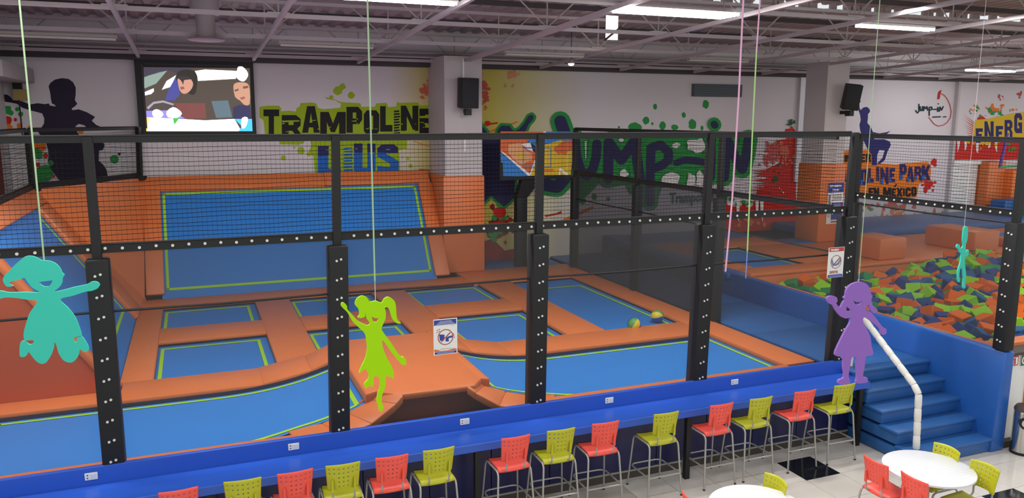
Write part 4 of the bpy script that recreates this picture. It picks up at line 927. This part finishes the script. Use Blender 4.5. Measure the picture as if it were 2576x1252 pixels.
def s1(r, ring, poly, tx):
    r(.02, .96, .83, .98, sBL)
    for k, (a, b) in enumerate(((.26, .76), (.20, .80), (.14, .86), (.05, .95))): r(a, b, .935-k*.033, .945-k*.033, sWH, 2)
    r(.04, .96, .02, .08, sBL); poly([(.02, .09), (.02, .17), (.15, .15), (.3, .11), (.6, .11), (.85, .15), (.97, .13), (.97, .09)], sOR); r(.15, .85, .045, .055, sWH, 2)
    ring(.5, .49, .33, .035, sBR)
    poly([(.26, .40), (.23, .58), (.46, .56), (.44, .40)], sBL); poly([(.5, .40), (.52, .47), (.62, .50), (.8, .52), (.78, .46), (.64, .45), (.62, .40)], sBL); poly([(.5, .36), (.5, .40), (.64, .40), (.64, .36)], sBL)
    poly([(.30, .375), (.335, .355), (.72, .60), (.685, .62)], sBR, 3)
    for a, b in ((.14, .68), (.2, .64), (.12, .62), (.8, .54), (.84, .44), (.82, .50), (.22, .70)): poly([(a, b), (a+.06, b+.01), (a+.05, b+.04), (a+.01, b+.035)], sOR)
    r(.72, .9, .795, .80, mat('sign_grey', '#7a7a80', .5)); r(.28, .7, .165, .17, mat('sign_grey', '')); r(.25, .75, .15, .155, mat('sign_grey', ''))
sign('white no food and drink sign with blue header on the fence mesh', 2.625, 2.93, 1.96, 2.41, 9.09, s1)
def s2(r, ring, poly, tx):
    r(.03, .97, .86, .99, sRD); tx('PROHIBIDO', .12, .89, .085, sWH, .002, .75)
    ring(.5, .52, .34, .03, sBR); poly([(.2, .66), (.26, .62), (.36, .47), (.5, .45), (.62, .49), (.76, .62), (.8, .68), (.83, .56), (.7, .42), (.5, .38), (.28, .42), (.17, .54)], mat('sign_shoe', '#6f86a8', .5)); poly([(.27, .40), (.31, .375), (.76, .64), (.72, .665)], sBR, 3)
    tx('ZAPATOS', .12, .15, .11, sBR, .002, .72); r(.2, .8, .125, .132, sBR); r(.03, .97, .01, .10, sBL); r(.1, .9, .045, .055, sWH, 2)
sign('white no shoes sign with red header on the right fence post', 8.70, 9.0, 2.50, 2.96, 9.0, s2)
def s3(r, ring, poly, tx):
    r(0, 1, .76, 1, sBL); tx('REGLAMENTO', .08, .9, .06, sWH, .004, .95); tx('FOAM', .28, .80, .065, sWH, .004, 1.1)
    for k in range(7): r(.30, .92, .70-k*.022, .712-k*.022, mat('sign_grey', ''))
    poly([(.05, .40), (.05, .72), (.2, .70), (.15, .55), (.25, .5), (.2, .4)], mat('sign_grey', '')); r(.28, 1, .10, .52, sBL)
    poly([(.35, .25), (.5, .32), (.7, .28), (.95, .34), (.95, .31), (.7, .25), (.5, .29), (.35, .22)], sWH, 2); r(.3, .97, .03, .07, sBR); ring(.13, .2, .08, .03, mat('sign_grey', ''))
    for k in range(3): r(.4, .9, .47-k*.04, .478-k*.04, sWH, 2)
sign('tall blue and white rules banner on the orange column padding', 16.02, 16.56, 2.0, 3.13, 16.74, s3, 'banner', 'banner', base=sWH)
def s4(r, ring, poly, tx):
    r(0, 1, 0, 1, sRD); r(.12, .88, .12, .88, sWH, 2); poly([(.35, .15), (.35, .6), (.25, .75), (.6, .85), (.65, .15)], sRD, 3)
sign('small red fire extinguisher sign on the white pit wall', 11.07, 11.23, 1.24, 1.385, 7.71, s4)
def s5(r, ring, poly, tx):
    r(0, 1, 0, 1, mat('sign_green', '#2c6b45', .5)); ring(.5, .5, .4, .14, sWH, 2)
sign('small green safety sign right of the red sign', 11.29, 11.45, 1.22, 1.385, 7.71, s5)

# ------------------------------------------------------------------ television, speakers, vent, ceiling fittings
tv = thing('television', 'large lit screen in a black frame on the back wall', 'television', (0.2, 19.7, 4.45))
MB().box(-1.05, 1.44, 19.6, 19.8, 4.42, 6.12).build('housing', BLACK, tv, bevel=0.01, seg=1)
MB().box(-0.92, -0.88, 19.57, 19.6, 4.6, 6.0).build('cabinet_post', GREYB, tv); MB().box(-0.85, 1.3, 19.58, 19.6, 6.0, 6.02).build('cabinet_rail', GREYB, tv)
sc = MB(); sc.fix = False
zt_ = lambda l: zc(340, 140, 5.69, l)
def E(col, es=1.0): return mat('screen_'+col, '#080808', .4, emit='#'+col, es=es)
def scr(col, pts, lay=0, es=1.0, sm=0):
    q = zt_(pts); q = smoothpoly(q, sm) if sm else q
    sc.flat([[at(p[0], p[1], Y=19.595-0.003*lay) for p in q]], E(col, es))
scr('51453c', [(120, 165), (1640, 178), (1672, 1080), (160, 1080)])
scr('8fa39a', [(128, 310), (300, 240), (460, 212), (300, 400), (130, 470)], 1)
scr('413a4a', [(125, 170), (860, 180), (600, 250), (460, 212), (130, 300)], 1)
scr('dfe8f5', [(135, 520), (265, 465), (270, 510), (230, 550), (140, 570)], 1, 1.3)
scr('d5e3fa', [(380, 490), (450, 360), (590, 275), (540, 380), (500, 450), (420, 475)], 2, 1.3)
scr('4a4a9a', [(480, 470), (560, 320), (620, 300), (640, 560), (560, 640), (430, 640)], 1)
scr('2b2622', [(590, 260), (700, 200), (850, 220), (890, 320), (870, 520), (800, 560), (620, 420)], 2, 1, 2)
scr('d59a84', [(610, 330), (700, 300), (800, 340), (830, 420), (780, 510), (700, 548), (640, 500), (615, 400)], 3, 1, 2)
scr('38302e', [(600, 300), (760, 300), (790, 340), (700, 350), (690, 420), (660, 360)], 4, 1, 2)
scr('a05a4c', [(640, 450), (690, 440), (710, 470), (660, 490)], 4)
scr('ffffff', [(855, 220), (1000, 198), (1380, 215), (1460, 220), (1440, 330), (900, 360), (890, 290)], 2, 2.5)
scr('ffffff', [(1470, 165), (1530, 155), (1600, 220), (1615, 290), (1560, 365), (1490, 350), (1440, 290), (1460, 220)], 3, 2.5, 2)
scr('cf9a7e', [(1405, 440), (1440, 390), (1530, 380), (1610, 400), (1640, 480), (1640, 690), (1570, 710), (1500, 640), (1430, 590)], 2, 1, 2)
scr('7c5246', [(1420, 490), (1480, 470), (1480, 500), (1425, 515)], 3); scr('7c5246', [(1540, 440), (1620, 430), (1620, 460), (1550, 475)], 3); scr('a8584a', [(1500, 600), (1570, 585), (1570, 615), (1520, 630)], 3)
scr('2e2a55', [(1400, 740), (1500, 700), (1645, 715), (1660, 900), (1400, 900)], 2)
scr('5f7480', [(1090, 650), (1330, 640), (1390, 880), (1160, 890)], 2)
scr('7d4440', [(560, 680), (1000, 680), (1020, 900), (700, 900)], 1)
scr('a8a0b8', [(165, 740), (260, 660), (400, 640), (560, 690), (540, 710), (400, 670), (270, 690), (190, 770)], 2)
scr('8f86e8', [(155, 790), (500, 780), (720, 900), (155, 890)], 2, 1.2)
scr('ffffff', [(150, 880), (650, 905), (1000, 925), (1420, 905), (1520, 1080), (160, 1080)], 3, 2.2)
scr('ffd24a', [(150, 880), (200, 882), (175, 1080), (160, 1080)], 4, 1.5)
scr('44b4ee', [(1420, 905), (1672, 905), (1680, 1080), (1480, 1080), (1530, 1010)], 4, 1.4)
scr('ffffff', [(1530, 890), (1610, 885), (1600, 980), (1560, 1040), (1520, 1020)], 5, 2, 2)
scr('fff3d0', [(245, 800), (300, 765), (370, 790), (405, 850), (330, 900), (260, 870)], 4, 1.8, 2)
scr('fff8e0', [(450, 800), (540, 735), (620, 770), (670, 830), (600, 890), (470, 880)], 4, 1.8, 2)
scr('4fbf5a', [(540, 895), (600, 890), (640, 885), (560, 990)], 5)
sc.build('screen_image', None, tv)

def speaker(label, x, y, z, w_, h, d, yaw, tilt, roll=0.0):
    t = thing('loudspeaker', label, 'loudspeaker', (x, y, z))
    mt = Matrix.Translation((x, y, z)) @ Matrix.Rotation(yaw, 4, 'Z') @ Matrix.Rotation(tilt, 4, 'X') @ Matrix.Rotation(roll, 4, 'Y')
    def bxx(nm, a, m, bev=0.012):
        b = MB().box(*a); b.v = [tuple(mt @ Vector(v)) for v in b.v]; b.build(nm, m, t, bevel=bev)
    bxx('cabinet', (-w_/2, w_/2, -d/2, d/2, -h/2, h/2), BLACK)
    bxx('grille', (-w_/2+.02, w_/2-.02, -d/2-.012, -d/2, -h/2+.02, h/2-.02), SPK, 0.005)
    MB().box(x-.03, x+.03, y+.05, y+.45, z-h/2-.12, z-h/2-.03).build('bracket', BLACK, t); MB().box(x-.07, x+.07, y-.05, y+.12, z-h/2-.17, z-h/2-.02).build('mount', BLACK, t)
    return t
speaker('black loudspeaker on the white column in the middle of the back wall', 6.17, 18.12, 5.43, 0.42, 0.70, 0.36, 0, R(4))
speaker('black loudspeaker tilted on its bracket on the right grey column', 16.33, 16.45, 5.42, 0.40, 0.66, 0.28, R(-30), R(10), R(6))
struct('cable_conduit', MB().box(6.12, 6.16, 18.37, 18.4, 5.78, 6.25), WHITEP)
tag(MB().box(6.14, 6.19, 18.36, 18.4, 4.05, 4.5, WHITEP).build('wall_switch', None), 'small white fitting on the column under the loudspeaker', 'switch')
vt = thing('wall_vent', 'dark grey rectangular air vent high on the back wall', 'vent', (14.46, 19.75, 5.48))
MB().box(13.6, 15.34, 19.74, 19.8, 5.48, 5.84).build('vent_frame', mat('vent_grey', '#4b5458', .6), vt)
for k in range(5): MB().box(13.64, 15.3, 19.725, 19.745, 5.51+k*.065, 5.55+k*.065).build('slat', mat('vent_slat', '#565f63', .6), vt)
ex = thing('ceiling_extractor', 'round grey extractor duct with pinkish cover, above the screen', 'extractor', (0.42, 17.3, 6.2))
MB().lathe([(.26, .42), (.26, 1.0)], 28, None, (0.38, 16.2, 6.3)).build('wide_duct', DUCT, ex, smooth=.8)
MB().lathe([(.17, 0), (.17, .45)], 28, None, (0.38, 16.2, 6.3)).build('narrow_duct', DUCT, ex, smooth=.8)
MB().lathe([(.30, 0), (.33, .02), (.30, .05), (.02, .05)], 28, None, (0.38, 16.2, 6.25)).build('cover_plate', mat('pink_grey', '#b9a2ac', .5), ex, smooth=.8)
TUBEHOT = mat('bright_fluorescent_tube', '#ffffff', 0.5, emit='#f6fbff', es=70)
def lampfix(label, x0, x1, y, on, wide=False, group=None, zoff=-.06, hot=False):
    z = ZR(y)+zoff; t = thing('ceiling_lamp', label, 'lamp', ((x0+x1)/2, y, z), group)
    wd = .28 if wide else .07
    MB().hexa([(x0, y-wd, z), (x1, y-wd, z), (x1, y+wd, z), (x0, y+wd, z)], [(x0, y-.04, z+.05), (x1, y-.04, z+.05), (x1, y+.04, z+.05), (x0, y+.04, z+.05)]).build('housing', TUBEOFF, t)
    n = 6 if wide else 2
    for k in range(n):
        yy = y-wd*.8+2*wd*.8*k/(n-1)
        MB().tube([(x0+.03, yy, z-.025), (x1-.03, yy, z-.025)], 0.022, 10).build('tube', (TUBEHOT if hot else TUBEON) if on else TUBEOFF, t, smooth=1)
    for xx in (x0+.15, x1-.15): MB().tube([(xx, y, z+.05), (xx, y, z+.3)], 0.008, 5).build('hanger', STEEL, t)
lampfix('lit white fluorescent lamp cut by the top edge, left of centre', 1.88, 3.71, 11.35, True)
lampfix('lit white lamp made broad for its glare, brightest under the roof', 6.2, 8.3, 11.05, True, True)  # housing and tubes widened to stand in for the bloom
lampfix('lit white fluorescent lamp right of the brightest lamp', 11.13, 12.97, 11.2, True)
lampfix('lit white fluorescent lamp farthest right, near the back wall', 20.8, 22.75, 16.7, True, hot=True)
lampfix('unlit fluorescent fixture at the left edge of the ceiling', -3.0, -1.13, 16.5, False)
lampfix('unlit fluorescent fixture above the trampoline lettering', 1.71, 3.58, 16.45, False)
lampfix('unlit fluorescent fixture beside the small warm spotlight', 6.54, 8.49, 16.7, False)
lampfix('unlit fluorescent fixture above the wall vent', 11.25, 13.03, 16.6, False)
sp = thing('spotlight', 'small warm spotlight hanging under the roof', 'lamp', (8.57, 17.5, 6.1))
MB().lathe([(.03, .1), (.05, .08), (.085, 0)], 16, None, (8.57, 17.5, 6.14)).build('shade', DUCT, sp, smooth=.8); MB().lathe([(.075, 0), (.06, -.04), (.02, -.055)], 16, None, (8.57, 17.5, 6.14)).build('bulb', mat('warm_bulb', '#ffffff', .4, emit='#ffdcae', es=5), sp, smooth=1)
MB().tube([(8.57, 17.5, 6.24), (8.57, 17.5, 6.9)], .008, 5).build('cord', BLACK, sp)
tag(MB().box(-3.59, -3.0, 16.6, 19.7, 5.55, 5.85, DUCT).build('air_duct', None, None, bevel=.02), 'pale grey air duct in the upper left corner', 'duct')
yl = thing('wall_lantern', 'small yellow and black box on a rod on the left wall', 'lantern', (-3.3, 19.6, 5.2))
MB().box(-3.40, -3.24, 19.6, 19.74, 5.42, 5.62).build('cap', BLACK, yl); MB().box(-3.40, -3.16, 19.58, 19.74, 5.2, 5.42).build('yellow_case', mat('dull_yellow', '#a8924a', .5), yl); MB().tube([(-3.32, 19.7, 4.4), (-3.32, 19.7, 5.72)], .014, 6).build('rod', BLACK, yl)
# daylight gap lens by the spotlights
# ------------------------------------------------------------------ hanging foam cut-outs
TURQ = mat('turquoise_foam', '#3fc3ae', .7, .2, bump=.05, bscale=80); LIMEF = mat('acid_green_foam', '#a5dc06', .7, .2); PURF = mat('purple_foam', '#9066b8', .7, .2)
STRG = mat('pale_green_ribbon', '#a3c196', .6); STRP = mat('pink_ribbon', '#e0a8c8', .6); STRW = mat('clear_thread', '#d8d4d8', .5)
def ribbon(mb, pts, wd, m): 
    for a, b in zip(pts, pts[1:]):
        a, b = Vector(a), Vector(b); mb.hexa([a+Vector(p) for p in ((-wd, -.001, 0), (wd, -.001, 0), (wd, .001, 0), (-wd, .001, 0))], [b+Vector(p) for p in ((-wd, -.001, 0), (wd, -.001, 0), (wd, .001, 0), (-wd, .001, 0))], m)
def cutout(label, outl, holes, Y, m, top, ztop, strm, swd, sm=3, conv=None):
    conv = conv or (lambda p: at(p[0], p[1], Y=Y))
    polys = [[conv(p) for p in smoothpoly(outl, sm)]]+[[conv(p) for p in h] for h in holes]
    c = conv(top); t = thing('hanging_cutout', label, 'cut-out', c)
    MB().plate(polys, (0, .018, 0), m).build('foam_figure', None, t)
    if isinstance(strm, list):
        mb = MB(); z = c.z-.02
        for m_, z1, wd in strm: ribbon(mb, [(c.x, c.y+.009, z), (c.x, c.y+.009, z1)], wd, m_); z = z1
        mb.build('string', None, t)
    return t
zA = lambda l: zc(0, 620, 4.039, l)
cutout('turquoise girl cut-out with swept hair hanging at the left', zA([(-70, 470), (-20, 452), (30, 452), (90, 466), (250, 463), (405, 465), (330, 420), (280, 360), (245, 318), (200, 335), (100, 358), (105, 385), (137, 398), (95, 408), (60, 400), (30, 350), (40, 300), (100, 240), (130, 205), (190, 150), (250, 105), (310, 95), (370, 110), (425, 140), (500, 145), (570, 175), (615, 225), (632, 265), (655, 288), (637, 318), (630, 370), (600, 415), (550, 458), (650, 440), (760, 410), (880, 385), (930, 358), (980, 356), (1015, 385), (990, 425), (930, 450), (870, 458), (740, 500), (610, 537), (690, 620), (760, 710), (800, 800), (830, 900), (815, 910), (752, 922), (760, 970), (778, 968), (785, 925), (830, 915), (862, 950), (900, 1020), (895, 1060), (855, 1070), (812, 1045), (795, 1110), (750, 1165), (700, 1178), (640, 1150), (595, 1080), (575, 1010), (553, 970), (548, 1020), (520, 1100), (470, 1175), (420, 1190), (370, 1165), (330, 1120), (290, 1072), (270, 1105), (235, 1122), (200, 1105), (203, 990), (225, 960), (255, 958), (290, 990), (325, 990), (340, 952), (260, 952), (240, 920), (245, 850), (290, 700), (330, 630), (380, 552), (280, 540), (150, 520), (50, 518), (0, 530), (-60, 525)]),
       [zA([(393, 360), (460, 352), (535, 343), (520, 375), (495, 405), (455, 408), (420, 390)])], 6.9, TURQ, (110, 650), 0, [(STRG, 6.9, .0062)], 8.0)
zB = lambda l: zc(840, 720, 3.794, l)
cutout('acid green pigtailed girl cut-out hanging beside the second fence post', zB([(70, 165), (90, 155), (125, 185), (130, 220), (180, 275), (230, 330), (290, 362), (325, 372), (345, 350), (315, 310), (300, 250), (298, 285), (265, 302), (228, 297), (245, 270), (235, 215), (203, 175), (215, 125), (265, 90), (315, 108), (345, 150), (400, 138), (455, 158), (480, 120), (520, 102), (575, 135), (592, 190), (597, 270), (610, 325), (643, 352), (600, 352), (560, 310), (540, 250), (520, 205), (488, 205), (497, 250), (492, 310), (468, 365), (455, 402), (480, 450), (540, 530), (630, 665), (665, 672), (690, 710), (685, 748), (650, 745), (600, 690), (540, 615), (465, 510), (470, 590), (510, 690), (550, 760), (570, 820), (567, 882), (540, 865), (495, 862), (490, 960), (460, 1040), (458, 1110), (473, 1150), (460, 1193), (435, 1190), (425, 1140), (408, 1095), (420, 1020), (440, 960), (436, 880), (385, 858), (375, 950), (340, 950), (305, 972), (290, 930), (325, 890), (335, 850), (310, 800), (280, 798), (240, 828), (265, 760), (300, 690), (318, 600), (312, 520), (295, 450), (240, 395), (180, 335), (130, 250), (75, 195)]),
       [zB([(358, 290), (395, 303), (432, 305), (410, 345), (375, 338)])], 5.4, LIMEF, (945, 757), 0, [(STRW, 3.72, .002), (STRG, 6.6, .0055)], 3.5)
zC = lambda l: zc(2060, 690, 4.317, l)
cutout('purple girl cut-out in a dress hanging in front of the stairs', zC([(90, 270), (110, 238), (160, 235), (195, 250), (203, 290), (190, 315), (232, 357), (265, 300), (285, 280), (270, 250), (290, 232), (300, 170), (350, 110), (430, 82), (500, 92), (550, 140), (568, 210), (583, 235), (570, 285), (590, 340), (640, 390), (600, 422), (560, 380), (540, 325), (500, 380), (560, 410), (610, 460), (690, 565), (730, 590), (735, 630), (710, 657), (675, 640), (665, 590), (600, 530), (530, 480), (490, 468), (480, 510), (520, 590), (558, 670), (575, 780), (590, 872), (510, 892), (500, 990), (480, 1108), (525, 1120), (528, 1165), (490, 1180), (405, 1178), (415, 1120), (412, 1010), (405, 905), (360, 905), (340, 1000), (322, 1110), (335, 1140), (330, 1190), (250, 1195), (212, 1180), (220, 1145), (275, 1115), (265, 1000), (262, 905), (175, 870), (230, 730), (290, 610), (345, 515), (345, 470), (290, 478), (230, 445), (180, 380), (155, 335), (110, 310)]),
       [zC([(375, 290), (420, 300), (475, 292), (455, 325), (415, 335), (392, 318)]), zC([(300, 345), (352, 385), (345, 402), (300, 400)])], 4.8, PURF, (2162, 712), 0, [(STRW, 3.62, .0015), (STRG, 6.6, .003)], 3.5)
zD = lambda l: zc(2380, 560, 6.96, l)
cD = at(2427, 650, Y=7.6); vD = Vector((cD.x, cD.y, 0)).normalized(); pD = Vector((vD.y, -vD.x, 0)); eD = pD*.34+vD*.94
def convD(p):
    q = at(p[0], p[1], Y=7.6); return Vector((cD.x, cD.y, q.z))+eD*((q.x-cD.x)*pD.x/.34)
cutout('small turquoise cut-out seen almost edge-on over the foam pit', zD([(320, 70), (375, 68), (385, 180), (370, 310), (345, 390), (352, 510), (378, 480), (400, 490), (395, 560), (365, 600), (330, 605), (330, 720), (345, 850), (350, 950), (335, 1060), (340, 1130), (320, 1165), (295, 1130), (305, 980), (285, 800), (255, 790), (235, 900), (245, 1010), (215, 1020), (205, 930), (215, 800), (250, 690), (270, 540), (235, 490), (220, 435), (190, 410), (195, 370), (215, 350), (245, 375), (248, 420), (275, 430), (300, 395), (292, 290), (305, 150)]), [], 7.6, TURQ, (2427, 572), 0, [(STRW, 6.7, .002)], 3, 3, convD)
rb = MB(); ribbon(rb, [at(1825, 683, Y=5.0), at(1842, 500, Y=5.0), at(1858, 250, Y=5.0), at(1870, 0, Y=5.0), (3.88, 5.0, 6.6)], .0075, STRP)
tag(rb.build('ribbon', None), 'pink ribbon hanging free from the roof, left of the green one', 'ribbon')
rb = MB(); ribbon(rb, [at(1876, 700, Y=5.0), at(1880, 632, Y=5.0)], .004, mat('lilac_thread', '#7f8fd0', .5)); ribbon(rb, [at(1880, 632, Y=5.0), at(1893, 330, Y=5.0), at(1903, 130, Y=5.0)], .006, mat('lime_ribbon', '#a8cf80', .6)); ribbon(rb, [at(1903, 130, Y=5.0), at(1912, 0, Y=5.0), (4.02, 5.0, 6.6)], .006, STRP)
tag(rb.build('ribbon', None), 'pale green ribbon with pink upper end hanging from the roof', 'ribbon')
